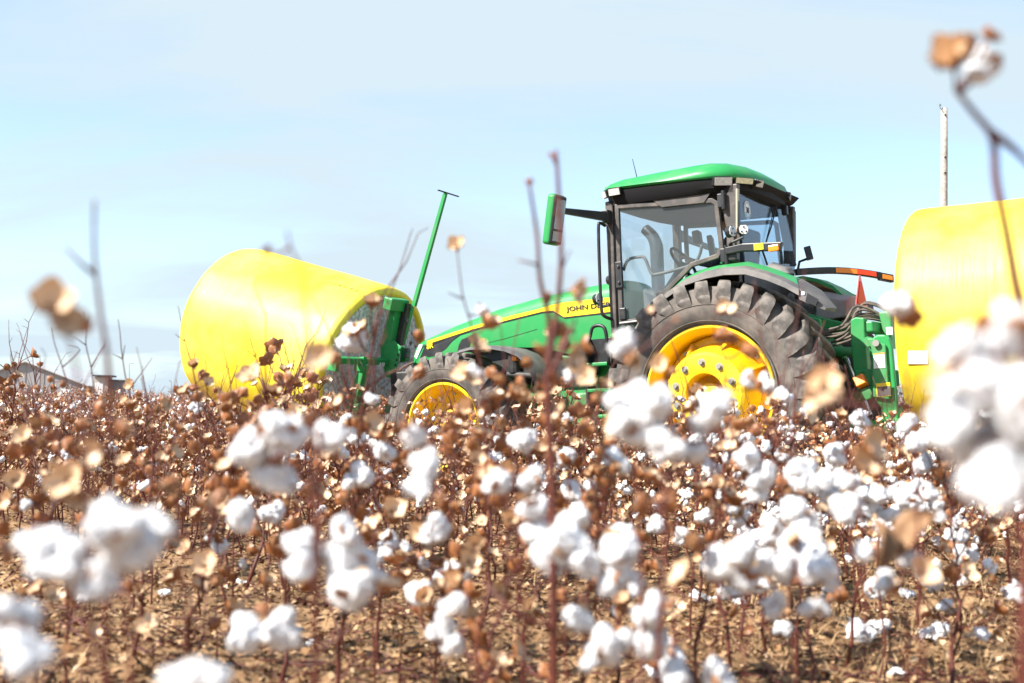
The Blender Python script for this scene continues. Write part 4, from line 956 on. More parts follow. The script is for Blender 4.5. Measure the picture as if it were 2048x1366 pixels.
def lint_mesh(seed, nlob, sub, flat=1.0, spread=1.0, big=1.0):
    rg = random.Random(seed); bm = bmesh.new()
    for k in range(nlob):
        a = 2 * PI * k / nlob + rg.uniform(-.25, .25); rr = rg.uniform(.40, .56) * spread; c = Vector((math.cos(a) * rr, math.sin(a) * rr, .30 + rg.uniform(-.14, .2)))
        ln = rg.uniform(.50, .68) * big; dr = Vector((math.cos(a) * .6, math.sin(a) * .6, rg.uniform(.2, .8))).normalized()
        t = bmesh.ops.create_icosphere(bm, subdivisions=sub, radius=1)
        off = Vector((seed * 3.1 + k * 7.7, k * 1.3, seed)); fz = []
        for v in t['verts']:
            p = v.co.copy(); n1 = mnoise.noise(p * 1.6 + off); n2 = mnoise.noise(p * 3.9 + off); n3 = mnoise.noise(p * 9 + off)
            s_ = 1 + .30 * n1 + .22 * n2 + .13 * n3 + (.09 * mnoise.noise(p * 21 + off) if sub > 3 else 0)
            al = p.dot(dr); q_ = (p + dr * al * .35) * s_ * ln
            q_.z *= flat; v.co = c + q_; fz.append(v.co.copy())
        if sub > 3:                              # loose fibres standing off each lock
            for j in range(520):
                p = rg.choice(fz); d = ((p - c).normalized() + Vector((rg.gauss(0, .6), rg.gauss(0, .6), rg.gauss(0, .6)))).normalized(); s1 = d.orthogonal().normalized() * .008; l_ = rg.uniform(.06, .30)
                e2 = d.cross(Vector((rg.gauss(0, 1), rg.gauss(0, 1), 1))).normalized() * l_ * .5
                q1 = [bm.verts.new(x_) for x_ in (p - s1, p + s1, p + d * l_ * .6 + s1 * .7, p + d * l_ * .6 - s1 * .7, p + d * l_ + e2)]
                bm.faces.new(q1[:4]); bm.faces.new((q1[3], q1[2], q1[4]))
    me = bpy.data.meshes.new('lint'); bm.to_mesh(me); bm.free(); me.materials.append(LINT)
    me.polygons.foreach_set('use_smooth', [True] * len(me.polygons)); return me
BURRS = [burr_mesh(i, (4, 5, 4, 5, 4, 4)[i], (.85, 1.15, .6, 1.35, 1.0, .3)[i]) for i in range(6)]
BURRS_HI = [burr_mesh(20 + i, (4, 5, 4, 5)[i], (.9, 1.2, .65, .35)[i], True) for i in range(4)]
LINTS = [lint_mesh(i, (4, 5, 4, 3)[i], 2, (1, .9, 1.1, 1)[i]) for i in range(4)]
LINTS_HI = [lint_mesh(40 + i, (2, 3, 3, 2, 3)[i], 4, (1, .95, 1.1, 1, 1)[i], .72, 1.22) for i in range(5)]

def plant_stem(seed, H, nb, spread=1.0, tw=1.0):
    """stem tubes plus a list of boll sites (pos, dir)"""
    rg = random.Random(seed); b_ = MB(); sites = []
    P = []; x = y = 0; lx, ly = rg.uniform(-.2, .2), rg.uniform(-.2, .2)
    nseg = 11
    for i in range(nseg + 1):
        t = i / nseg; P.append(Vector((lx * t * t * H + rg.uniform(-.018, .018), ly * t * t * H + rg.uniform(-.018, .018), H * t)))
    P[0].z = -.05
    b_.tube(P, [.0065 * (1 - .80 * i / nseg) + .0007 for i in range(nseg + 1)], 6)
    for k in range(nb):
        t = .18 + .78 * (k + rg.random() * .6) / nb; i = min(int(t * nseg), nseg - 1); p = P[i].lerp(P[i + 1], t * nseg - i)
        az = k * 2.4 + rg.uniform(-.5, .5); ln = spread * rg.uniform(.13, .32) * (1.25 - .75 * t); el = rg.uniform(.35, 1.0)
        d = Vector((math.cos(az) * math.cos(el), math.sin(az) * math.cos(el), math.sin(el)))
        pts = [p]; m = rg.choice((2, 3, 3, 4))
        for j in range(m):
            d2 = (d + Vector((rg.uniform(-.45, .45), rg.uniform(-.45, .45), rg.uniform(-.15, .35)))).normalized()
            pts.append(pts[-1] + d2 * ln / m)
            if rg.random() < .55 and j < m - 1:
                sd = (d2 + Vector((rg.uniform(-1, 1), rg.uniform(-1, 1), rg.uniform(-.2, .8)))).normalized()
                e_ = pts[-1] + sd * rg.uniform(.015, .035); b_.tube([pts[-1], e_], [.0016, .0012], 4); sites.append((e_, sd))
        b_.tube(pts, [.0028 * (1 - .6 * q_ / m) + .0004 for q_ in range(m + 1)], 5)
        sites.append((pts[-1], (pts[-1] - pts[-2]).normalized()))
    # bare whippy tips
    for k in range(int(2 * tw)):
        i = rg.randint(nseg - 4, nseg - 1); az = rg.uniform(0, 6.28); p = P[i]
        d = Vector((math.cos(az) * .35, math.sin(az) * .35, 1)).normalized(); pts = [p]
        for j in range(4):
            pts.append(pts[-1] + (d + Vector((rg.uniform(-.25, .25), rg.uniform(-.25, .25), 0))).normalized() * rg.uniform(.04, .11))
        b_.tube(pts, [.0030, .0026, .0021, .0016, .0012], 4)
        for q_ in pts[1:]:
            if rg.random() < .6:
                sd = Vector((rg.uniform(-1, 1), rg.uniform(-1, 1), rg.uniform(.1, 1))).normalized(); b_.tube([q_, q_ + sd * rg.uniform(.01, .035)], [.0013, .0009], 4)
    return b_, sites
def rotz_to(d, roll):
    return d.to_track_quat('Z', 'Y').to_matrix().to_4x4() @ Matrix.Rotation(roll, 4, 'Z')

def add_boll(parent, p, d, r, rg, lint, hi=False, lr=None):
    me = rg.choice(BURRS_HI if hi else BURRS)
    o = link('burr', me, parent); o.matrix_local = Matrix.Translation(p) @ rotz_to(d, rg.uniform(0, 6.28)) @ Matrix.Diagonal((r, r, r * rg.uniform(.9, 1.1), 1))
    if lint:
        l_ = link('lint', rg.choice(LINTS_HI if hi else LINTS), o); k = (lr / r) if lr else rg.uniform(.95, 1.25)
        l_.matrix_local = Matrix.Translation((0, 0, .15)) @ Matrix.Rotation(rg.uniform(0, 6.28), 4, 'Z') @ Matrix.Diagonal((k, k, k * rg.uniform(.8, 1.1), 1))
    return o

# ---- prototypes for the rows in view
PROTO = []
for i in range(14):
    b_, s_ = plant_stem(100 + i, .70 + .32 * random.Random(i).random(), 13 + i % 5, 1.0, 1.0 + (i % 3))
    PROTO.append((b_.mesh('stem', STEM, True), s_))

rg = random.Random(11)
def row_plants():
    out_ = []
    n = Vector((-_fx.y, _fx.x, 0)).normalized(); f = Vector((_fx.x, _fx.y, 0)).normalized()
    for row, (yl, sp, pr) in enumerate(((7.25, .16, .34), (6.3, .13, .62), (5.35, .11, .95), (4.4, .11, .98), (3.45, .12, .95), (2.5, .13, .95), (1.62, .14, .95))):
        t = -9.0
        while t < 14:
            t += sp * rg.uniform(.7, 1.35)
            if rg.random() > pr: continue
            p = Vector((TR_POS.x, TR_POS.y, 0)) + f * t + n * (yl + rg.uniform(-.12, .12))
            z = gz(p.x, p.y); p.z = z
            px, py, dd = topx(p + Vector((0, 0, .55)))
            if dd < 3.2 or not (-15 < px < 2063): continue
            out_.append((dd, p, px, row))
    out_.sort(key=lambda q_: q_[0]); return out_
plants = row_plants()
ZONES = ((330, 'below the barn'), (640, 'before the tilted bale'), (800, 'before the front carrier'), (1000, 'before the front wheel'), (1270, 'below the hood and steps'), (1580, 'before the rear wheel'), (1800, 'before the rear carrier'), (9999, 'before the level bale'))
ROWN = ('nearest row', 'second row', 'third row', 'fourth row', 'fifth row', 'sixth row', 'seventh row')
ORD = ('first', 'second', 'third', 'fourth', 'fifth', 'sixth', 'seventh', 'eighth', 'ninth', 'tenth', 'eleventh', 'twelfth', 'thirteenth', 'fourteenth', 'fifteenth', 'sixteenth', 'seventeenth', 'eighteenth', 'nineteenth', 'twentieth')
nbig = 0
cells = {}
for dd, p, px, row in plants[:278]:
    sm, sites = rg.choice(PROTO)
    sc = rg.uniform(.82, 1.18) * (.93 if px < 330 else .93 if px < 800 else .88 if px < 1100 else .88)
    if px > 1550: sc *= .90
    if rg.random() < (.13 if px < 700 else .05): sc *= 1.3
    plint = (.04 if px < 500 else .07 if px < 1000 else .10 if px < 1400 else .26) * (1.5 if row < 2 else 1.0)
    o = bpy.data.objects.new('cotton_plant', None); COL.objects.link(o); o.empty_display_size = .1
    o.location = p; o.rotation_euler = (rg.uniform(-.16, .16), rg.uniform(-.16, .16), rg.uniform(0, 6.28)); o.scale = (sc, sc, sc)
    link('stem', sm, o); nl = 0; keep = .88 if dd < 8 else .72
    for q_, d in sites:
        if rg.random() > keep: continue
        wl = rg.random() < plint * (1.25 if q_.z < .55 else .55); nl += wl
        add_boll(o, q_, d, rg.uniform(.024, .034), rg, wl, False, rg.uniform(.026, .036) if wl else None)
    zone = next(z for lim, z in ZONES if px < lim)
    cells.setdefault((row, zone), []).append((px, o, nl))
for (row, zone), mem in cells.items():
    mem.sort(key=lambda q_: q_[0])
    for i, (px, o, nl) in enumerate(mem):
        st_ = 'with white bolls' if nl >= 3 else ('with sparse lint' if nl else 'with empty burrs')
        who = 'only cotton plant' if len(mem) == 1 else ORD[min(i, 19)] + ' cotton plant from left'
        tag(o, f'{who} in {ROWN[row]} {zone}, {st_}', 'cotton plant', f'cotton plants, {ROWN[row]} {zone}')
rest = plants[278:]
# ---- a loose line of nearer plants, heavy with open burrs
NEAR = ((40, 3.1, 'at the far left'), (150, 2.7, 'below the barn'), (285, 3.4, 'below the shed'), (395, 2.8, 'below the left end of the tilted bale'), (470, 3.7, 'below the middle of the tilted bale'), (585, 3.2, 'below the right end of the tilted bale'), (690, 2.9, 'below the front carrier'), (770, 3.5, 'left of the front wheel'), (880, 2.7, 'below the front wheel hub'), (955, 2.4, 'right of the front wheel'), (1050, 3.0, 'left of the tall centre stem'), (1175, 2.5, 'right of the tall centre stem'), (1245, 3.2, 'below the cab steps'), (1395, 2.9, 'below the rear wheel hub'), (1465, 3.5, 'right of the rear wheel hub'), (1630, 3.0, 'below the rear tyre tread'), (1705, 3.7, 'below the rear carrier'), (1900, 3.3, 'below the level bale'))
for i, (px, d, where) in enumerate(NEAR):
    c = at(px, 823, d); sm, sites = PROTO[(i * 5) % 14]; sc = rg.uniform(.90, 1.08) * (.86 if px < 330 else .95 if px < 1250 else .9)
    o = thing('cotton_plant', f'near cotton plant full of open tan burrs, {where}', 'cotton plant', (c.x, c.y, gz(c.x, c.y)), (rg.uniform(-.1, .1), rg.uniform(-.1, .1), rg.uniform(0, 6.28)), 'near cotton plants full of open burrs')
    o.scale = (sc, sc, sc); link('stem', sm, o)
    for q_, dr in sites:
        if rg.random() > .92: continue
        wl = rg.random() < (.025 if px < 600 else .10 if px < 1250 else .22)
        add_boll(o, q_, dr, rg.uniform(.026, .035), rg, wl, True, rg.uniform(.026, .033) if wl else None)

# ---- the far field: everything past those plants reads as one mass
def merge_far():
    rgn = np.random.default_rng(4); verts = []; tris = []; mats = []; nv = 0
    lows = []
    for i in range(6):
        r_ = random.Random(500 + i); H = .78 + .2 * r_.random(); V = []; T = []; Mi = []
        def seg(a, c, w, mi):
            k = len(V); d = (c - a); s1 = d.orthogonal().normalized() * w; s2 = d.cross(s1).normalized() * w
            V.extend([a + s1, a - s1 * .5 + s2 * .86, a - s1 * .5 - s2 * .86, c]); T.extend([(k, k + 1, k + 3), (k + 1, k + 2, k + 3), (k + 2, k, k + 3)]); Mi.extend([mi] * 3)
        top = Vector((r_.uniform(-.08, .08), r_.uniform(-.08, .08), H)); seg(Vector((0, 0, 0)), top, .006, 0)
        for k in range(11):
            t = .2 + .75 * k / 11; p = top * t; az = k * 2.4; ln = r_.uniform(.1, .24) * (1.3 - .8 * t)
            e_ = p + Vector((math.cos(az) * ln, math.sin(az) * ln, ln * r_.uniform(.4, 1.3))); seg(p, e_, .0045, 0)
            for h_ in range(2):
                if r_.random() < .75:
                    c = p.lerp(e_, .5 + .5 * h_); mi = 2 if r_.random() < .14 else 1; rr = .032 if mi == 2 else .024; kk = len(V)
                    dirs = [Vector((r_.uniform(-1, 1), r_.uniform(-1, 1), r_.uniform(-1, 1))).normalized() for _ in range(4)] if mi == 1 else None
                    if mi == 1:
                        for d in dirs:
                            kq = len(V); s1 = d.orthogonal().normalized() * rr * .5; V.extend([c, c + d * rr * .8 + s1, c + d * rr * 1.5, c + d * rr * .8 - s1]); T.extend([(kq, kq + 1, kq + 2), (kq, kq + 2, kq + 3)]); Mi.extend([r_.choice((1, 3, 3))] * 2)
                    else:
                        V.extend([c + Vector(v) * rr for v in ((1, 0, 0), (-1, 0, 0), (0, 1, 0), (0, -1, 0), (0, 0, 1), (0, 0, -1))]); T.extend([(kk + a, kk + b2, kk + c2) for a, b2, c2 in ((0, 2, 4), (2, 1, 4), (1, 3, 4), (3, 0, 4), (2, 0, 5), (1, 2, 5), (3, 1, 5), (0, 3, 5))]); Mi.extend([2] * 8)
        for k in range(2):
            az = r_.uniform(0, 6.28); seg(top * .85, top * .9 + Vector((math.cos(az) * .07, math.sin(az) * .07, r_.uniform(.12, .3))), .0022, 0)
        lows.append((np.array([tuple(v) for v in V]), np.array(T), np.array(Mi)))
    pos = [(p.x, p.y) for _, p, _, _ in rest]
    n2 = Vector((-_fx.y, _fx.x)).normalized(); f2 = Vector((_fx.x, _fx.y)).normalized()
    # rows on the far side of the tractor and out to the horizon, thinning with distance
    yl = -1.75
    while yl > -75:
        sp = .17 if yl > -10 else (.34 if yl > -28 else .9)
        yl -= .97 if yl > -10 else (1.3 if yl > -28 else 2.4)
        t = -60
        while t < 110:
            t += sp * rgn.uniform(.6, 1.4)
            x, y = TR_POS.x + f2.x * t + n2.x * yl, TR_POS.y + f2.y * t + n2.y * yl
            if y < 3: continue
            u = 1024 + F * x / y
            if -120 < u < 2170: pos.append((x, y))
    # same near rows continued left and right of the frame and ahead of the bale
    for yl in (1.62, 2.5, 3.45, 4.4, 5.35, 6.3):
        t = 13.5
        while t < 60:
            t += .2 * rgn.uniform(.6, 1.4); x, y = TR_POS.x + f2.x * t + n2.x * yl, TR_POS.y + f2.y * t + n2.y * yl
            if -700 < 1024 + F * x / y: pos.append((x, y))
    for yl in (-.7, .35):
        t = 7.6
        while t < 60:
            t += .2 * rgn.uniform(.6, 1.4); x, y = TR_POS.x + f2.x * t + n2.x * yl, TR_POS.y + f2.y * t + n2.y * yl
            if -200 < 1024 + F * x / y: pos.append((x, y))
    # a thin scatter beside and behind the camera so that the field goes on
    for k in range(350):
        a = rgn.uniform(0, 2 * PI); r = rgn.uniform(2.5, 14); x, y = r * math.cos(a), r * math.sin(a)
        if y > .5 and abs(x) < .55 * y + .5: continue
        if (Vector((x, y)) - Vector((MID.x, MID.y))).length < 3: continue
        pos.append((x, y))
    for x, y in pos:
        V, T, Mi = lows[rgn.integers(6)]; a = rgn.uniform(0, 6.28); s_ = rgn.uniform(.82, 1.2); c, sn = math.cos(a) * s_, math.sin(a) * s_
        W = np.empty_like(V); W[:, 0] = V[:, 0] * c - V[:, 1] * sn + x; W[:, 1] = V[:, 0] * sn + V[:, 1] * c + y; W[:, 2] = V[:, 2] * s_ + gz(x, y)
        verts.append(W); tris.append(T + nv); mats.append(Mi); nv += len(V)
    me = bpy.data.meshes.new('cotton_field'); np_mesh(me, np.concatenate(verts), np.concatenate(tris), 3)
    for m in (STEM, BURR_IN, LINT, BURR_OUT): me.materials.append(m)
    me.polygons.foreach_set('material_index', np.concatenate(mats).astype(np.int32))
    o = tag(link('cotton_field', me), 'brown cotton stalks of the rows beyond, running to the horizon', 'cotton field', kind='stuff'); return len(pos)
nfar = merge_far()

# ---- leaf litter, fallen lint and dry grass
def tint_mat(name, ramp, rough=.85):
    m = bpy.data.materials.new(name); m.use_nodes = True; t = m.node_tree; n = t.nodes; b_ = n['Principled BSDF']
    at_ = n.new('ShaderNodeAttribute'); at_.attribute_name = 'tint'; r = n.new('ShaderNodeValToRGB'); e = r.color_ramp.elements
    e[0].position = ramp[0][0]; e[0].color = (*ramp[0][1], 1); e[1].position = ramp[-1][0]; e[1].color = (*ramp[-1][1], 1)
    for p, c in ramp[1:-1]: k = e.new(p); k.color = (*c, 1)
    t.links.new(at_.outputs['Fac'], r.inputs[0]); t.links.new(r.outputs[0], b_.inputs['Base Color']); b_.inputs['Roughness'].default_value = rough; b_.inputs['Specular IOR Level'].default_value = .25
    return m
def litter():
    r = np.random.default_rng(21); n = 90000
    d = 2.3 + 11 * r.random(n) ** 1.35; u = (r.random(n) - .5) * 1.15
    x, y = u * d, d
    z = ground(x, y)
    s = .004 + .020 * r.random(n) ** 3.0
    a = r.random(n) * 6.28; el = r.normal(0, .45, n); ro = r.normal(0, .5, n)
    ux = np.stack([np.cos(a) * np.cos(el), np.sin(a) * np.cos(el), np.sin(el)], -1)
    vx = np.stack([-np.sin(a) * np.cos(ro), np.cos(a) * np.cos(ro), np.sin(ro)], -1); nn = np.cross(ux, vx)
    c = np.stack([x, y, z + .004 + s * .30 * r.random(n)], -1); asp = .35 + .6 * r.random(n)
    S = s[:, None]; W = (s * asp)[:, None]; cu = (s * r.uniform(-.1, .6, n))[:, None]
    co = np.stack([c - ux * S, c + vx * W + nn * cu, c + ux * S + nn * cu * .5, c - vx * W + nn * cu, c], 1).reshape(-1, 3)
    k = np.arange(n)[:, None] * 5
    T = np.concatenate([k + np.array([[0, 1, 4]]), k + np.array([[1, 2, 4]]), k + np.array([[2, 3, 4]]), k + np.array([[3, 0, 4]])], 0)
    me = bpy.data.meshes.new('leaf_litter'); np_mesh(me, co, T, 3)
    tn = np.repeat(r.random(n), 5).astype(np.float32); at_ = me.attributes.new('tint', 'FLOAT', 'POINT'); at_.data.foreach_set('value', tn)
    me.materials.append(tint_mat('dead_leaf', [(0, (.035, .019, .010)), (.25, (.13, .066, .028)), (.55, (.30, .172, .082)), (.85, (.42, .27, .145)), (.97, (.52, .36, .22)), (1, (.64, .48, .33))]))
    tag(link('leaf_litter', me), 'dead brown leaves and trash covering the soil between rows', 'leaf litter', kind='stuff')
litter()
def stalks():
    r = np.random.default_rng(31); b_ = MB(); rr = random.Random(9)
    for k in range(2600):
        d = 2.8 + 8 * rr.random() ** 1.2; x = (rr.random() - .5) * 1.05 * d; a = rr.uniform(0, 6.28); l_ = rr.uniform(.04, .22); kx, ky = math.cos(a) * l_, math.sin(a) * l_
        z0, z1 = gz(x, d, True), gz(x + kx, d + ky, True)
        b_.tube([(x, d, z0 + .006), (x + kx * .5 + rr.uniform(-.01, .01), d + ky * .5, (z0 + z1) / 2 + rr.uniform(.006, .025)), (x + kx, d + ky, z1 + rr.uniform(.004, .05))], [.0035, .003, .002], 4)
    me = b_.mesh('fallen_stalks', STEM, True); tag(link('fallen_stalks', me), 'broken red brown stalks lying on the soil', 'stalks', kind='stuff')
stalks()
def grass():
    r = np.random.default_rng(5); n = 3400
    d = 3.0 + 4.6 * r.random(n); u = .17 + .33 * r.random(n) ** .8; u = np.where(r.random(n) < .12, (r.random(n) - .5), u)
    x, y = u * d, d; keep = vnoise(x * 1.3, y * 1.3, 8) > .42; x, y, d = x[keep], y[keep], d[keep]; n = len(x); z = ground(x, y)
    h = .03 + .10 * r.random(n) ** 1.7; a = r.random(n) * 6.28; ln = r.normal(0, .6, (n, 2)) * h[:, None]; w = .0016 + .0012 * r.random(n)
    ex, ey = np.cos(a) * w, np.sin(a) * w
    p0 = np.stack([x, y, z - .01], -1); p1 = p0 + np.stack([ln[:, 0] * .4, ln[:, 1] * .4, h * .6], -1); p2 = p0 + np.stack([ln[:, 0], ln[:, 1], h], -1); e = np.stack([ex, ey, ex * 0], -1)
    co = np.stack([p0 - e, p0 + e, p1 + e * .8, p1 - e * .8, p2], 1).reshape(-1, 3); k = np.arange(n)[:, None] * 5
    T = np.concatenate([k + np.array([[0, 1, 2]]), k + np.array([[0, 2, 3]]), k + np.array([[3, 2, 4]])], 0)
    me = bpy.data.meshes.new('dry_grass'); np_mesh(me, co, T, 3)
    at_ = me.attributes.new('tint', 'FLOAT', 'POINT'); at_.data.foreach_set('value', np.repeat(r.random(n), 5).astype(np.float32))
    me.materials.append(tint_mat('straw', [(0, (.15, .09, .045)), (.5, (.30, .19, .095)), (1, (.50, .36, .20))]))
    tag(link('dry_grass', me), 'dry straw coloured grass at the lower right between the rows', 'dry grass', kind='stuff')
grass()

# ---- the big blurred plants close to the lens, each built by hand
HERO = random.Random(77)
def hero(label, d, stems, lint=(), burrs=(), twigs=(), leaf=(), base=True, th=.0034):
    """stems: polylines in picture coordinates at depth d (first one is the main stem, listed from the top down)"""
    def W(px, py, k=0.0): return at(px, py, d + k)
    main = stems[0]; foot = W(*main[-1]); g0 = gz(foot.x, foot.y)
    root = Vector((foot.x + HERO.uniform(-.02, .02), foot.y + HERO.uniform(-.02, .05), g0))
    o = thing('cotton_plant', label, 'cotton plant', root, None, 'tall cotton plants close to the viewer' if d < 3.5 else 'bare twig plants standing above the rows')
    b_ = MB(); allp = []
    pts = [W(*q_[:2]) - root for q_ in main]
    low = pts[-1]
    for k in (.7, .42, .2): pts.append(Vector((low.x * k + HERO.uniform(-.012, .012), low.y * k + HERO.uniform(-.012, .012), low.z * k)))
    pts.append(Vector((0, 0, -.03)))
    if len(pts) > 2 and pts[-2].z < .05: pts.pop(-2)
    b_.tube(pts, [th * .30 + th * .8 * i / (len(pts) - 1) for i in range(len(pts))], 8, smooth=4); allp += spline(pts, 6)
    for s_ in stems[1:]:
        pts = [W(q_[0], q_[1], HERO.uniform(-.02, .02)) - root for q_ in s_]
        j = min(allp, key=lambda v: (v - pts[-1]).length); pts[-1] = j if (j - pts[-1]).length < .12 else pts[-1]
        if (j - pts[-1]).length >= .12: pts.append(j)
        b_.tube(pts, [th * .25 + th * .35 * i / (len(pts) - 1) for i in range(len(pts))], 6, smooth=3); allp += spline(pts, 6)
    for s_ in twigs:
        pts = [W(q_[0], q_[1]) - root for q_ in s_]; b_.tube(pts, [.0012, .0022] if len(pts) == 2 else .0018, 5)
    sites = []
    for q_ in lint:
        px, py, r = q_[:3]; r *= .90; k = q_[3] if len(q_) > 3 else HERO.uniform(-.035, .035); sites.append((px, py, r, k, True))
    for q_ in burrs:
        px, py, r = q_[:3]; sites.append((px, py, r, HERO.uniform(-.03, .03), False))
    tws = []
    for px, py, r, k, isl in sites:
        c = W(px, py, k) - root; rr = r * d / F
        near = min(allp, key=lambda v: (v - c).length + .35 * max(0, v.z - c.z)); dv = (c - near)
        if dv.length < 1e-3: dv = Vector((HERO.uniform(-1, 1), HERO.uniform(-1, 1), .5))
        dn = (dv.normalized() + Vector((0, -.35, .55))).normalized() if isl else (dv.normalized() * .8 + Vector((HERO.uniform(-.5, .5), HERO.uniform(-.9, .2), HERO.uniform(-.2, .8)))).normalized()
        br = rr * (1.0 if isl else 1.1); p0 = c - dn * (rr * .35 if isl else rr * .3)
        add_boll(o, p0, dn, br, HERO, isl, True, rr * .90 if isl else None)
        mid = near.lerp(p0 - dn * br * .4, .5) + Vector((0, 0, -.006)); b_.tube([near, mid, p0 - dn * br * .35], [.0024, .0018, .0018], 5)
    b_.build('stem', STEM, o, smooth=True)
    for px, py, r, rot in leaf:
        c = W(px, py, HERO.uniform(-.02, .02)) - root; rr = r * d / F; q_ = MB(); nu, nv = 6, 5; R_ = Euler(rot).to_matrix(); vs_ = []
        for v in range(nv + 1):
            for u in range(nu + 1):
                s_, t = (u / nu - .5) * 2, v / nv; w = math.sin(PI * min(1, t * .92 + .06)) ** .7
                vs_.append(c + R_ @ (Vector((s_ * w * .55, (t - .5) * 2, .45 * s_ * s_ * w + .25 * math.sin(3.5 * t) + .08 * math.sin(9 * s_ + 5 * t))) * rr))
        q_.add(vs_, [(v * (nu + 1) + u, v * (nu + 1) + u + 1, (v + 1) * (nu + 1) + u + 1, (v + 1) * (nu + 1) + u) for v in range(nv) for u in range(nu)])
        lf = q_.build('dry_leaf', LEAF, o, smooth=True); sdm = lf.modifiers.new('thick', 'SOLIDIFY'); sdm.thickness = .0012
    return o
hero('blurred plant at lower left, large round white boll above a red stem', 1.05, [[(250, 1150), (256, 1260), (262, 1366)]], [(228, 1060, 58), (292, 1062, 58), (258, 1100, 60), (203, 1165, 44)], th=.0056)
hero('blurred plant at left edge with three white bolls on a slanting stem', 1.1, [[(120, 1130), (165, 1220), (205, 1330), (225, 1400)]], [(100, 1105, 50), (142, 1125, 44), (68, 1085, 36), (92, 1140, 34)])
hero('plant in the lower left corner with white bolls cut by the picture edge', .95, [[(30, 1300), (60, 1400)]], [(28, 1255, 60), (52, 1315, 50), (-8, 1225, 50)], [(90, 1250, 22)])
hero('plant below the frame showing one white boll at the bottom edge, left of centre', 1.0, [[(385, 1380), (385, 1460)]], [(365, 1362, 46), (415, 1360, 44)])
hero('tall plant left of centre with two tiers of white bolls', 1.5, [[(640, 860), (641, 960), (636, 1100), (633, 1250), (630, 1366)], [(720, 1215), (690, 1262), (640, 1310)], [(560, 905), (605, 935), (640, 985)]],
     [(505, 905, 46), (565, 878, 58), (556, 955, 48), (655, 880, 38), (612, 1090, 40), (606, 1135, 34), (690, 1065, 40), (690, 1125, 56), (706, 1185, 54), (745, 1160, 34)], [(622, 850, 26), (615, 985, 16), (775, 1175, 30), (655, 1125, 24)], th=.0056)
hero('low plant with two white bolls side by side near the bottom edge', 1.7, [[(532, 1195), (545, 1260), (545, 1366)]], [(498, 1268, 44), (556, 1262, 42)], [(530, 1215, 20)])
hero('plant with a tall stack of white lint before the front tractor wheel', 1.6, [[(858, 850), (862, 930), (858, 1010), (868, 1200), (870, 1366)]], [(832, 876, 32), (852, 925, 34), (838, 975, 30)], [(815, 850, 18), (880, 1000, 16)])
hero('plant with one long white boll hanging over bare soil in the centre', 1.75, [[(935, 1195), (945, 1260), (950, 1366)]], [(908, 1212, 32), (888, 1252, 32), (905, 1290, 34)], [(945, 1230, 18)])
hero('plant with two white bolls just left of the tall centre stem', 1.9, [[(1030, 925), (1035, 1010), (1045, 1180), (1050, 1330)]], [(998, 968, 32), (1060, 962, 36)], [(1040, 1000, 18)])
hero('tallest centre plant, bare forked tips crossing the sky beside the mirror', 1.75, [[(1112, 300), (1118, 400), (1122, 520), (1112, 640), (1095, 760), (1102, 900), (1106, 1100), (1108, 1240), (1108, 1366)], [(1058, 366), (1074, 470), (1080, 560), (1098, 640), (1098, 740)], [(1232, 1130), (1170, 1190), (1110, 1230)], [(968, 1165), (1030, 1225), (1100, 1262)], [(1150, 640), (1125, 700), (1098, 760)]],
     [(1066, 1018, 36), (1078, 1066, 34), (1128, 1085, 52), (1100, 1120, 46), (1160, 1120, 42), (1236, 1108, 42), (1228, 1158, 40), (1155, 1240, 36), (1270, 1165, 26)],
     [(1152, 582, 26), (1092, 602, 20), (1104, 310, 8), (1060, 366, 9), (1118, 665, 24), (1090, 705, 24), (1150, 700, 18)], [[(1100, 308), (1113, 330)], [(1036, 520), (1076, 530)], [(1110, 420), (1119, 440)], [(1140, 500), (1122, 540)]], th=.0088)
hero('plant with stacked white bolls at the bottom, right of the centre stem', 1.65, [[(1275, 1230), (1262, 1320), (1258, 1400)]], [(1298, 1225, 42), (1302, 1285, 54), (1212, 1300, 46), (1250, 1285, 30), (1182, 1318, 30), (1350, 1355, 36), (1430, 1355, 44)], [(1335, 1210, 18)])
hero('plant with a broad cluster of white lint crossing the rear tractor wheel', 1.5, [[(1322, 850), (1328, 960), (1330, 1080), (1322, 1220), (1316, 1366)], [(1420, 860), (1385, 900), (1332, 960)]],
     [(1258, 800, 50), (1318, 805, 44), (1290, 855, 56), (1330, 890, 50), (1385, 905, 34), (1432, 822, 38), (1402, 852, 30), (1245, 845, 30)], [(1345, 890, 28), (1232, 850, 24), (1325, 1000, 34), (1290, 1010, 26)], th=.0056)
hero('plant with one wide white boll facing the viewer on the bare soil, right of centre', 1.75, [[(1482, 1160), (1490, 1240), (1490, 1366)]], [(1455, 1130, 44), (1508, 1132, 44), (1480, 1112, 40), (1482, 1155, 40)], [(1400, 1090, 34), (1365, 1150, 28)])
hero('plant with a white cluster and small hanging boll, lower right', 1.8, [[(1596, 1080), (1585, 1180), (1580, 1366)]], [(1598, 1118, 50), (1568, 1142, 38), (1632, 1145, 36), (1552, 1205, 24), (1548, 1225, 20), (1612, 1216, 22), (1655, 1160, 26), (1638, 1215, 22)], [(1590, 1085, 24)])
hero('plant with many white bolls below the rear wheel, on two red stems', 2.2, [[(1508, 560), (1520, 660), (1540, 780), (1555, 900), (1572, 1040), (1580, 1210)], [(1610, 540), (1590, 660), (1560, 780), (1550, 860)], [(1690, 960), (1640, 1030), (1578, 1090)]],
     [(1500, 915, 28), (1524, 955, 34), (1518, 985, 26), (1600, 948, 36), (1592, 1030, 44), (1604, 1072, 40), (1548, 1068, 28), (1660, 990, 32), (1690, 962, 28), (1685, 1015, 36), (1650, 960, 24)], [(1450, 620, 16), (1510, 700, 14), (1520, 775, 16), (1500, 850, 18)])
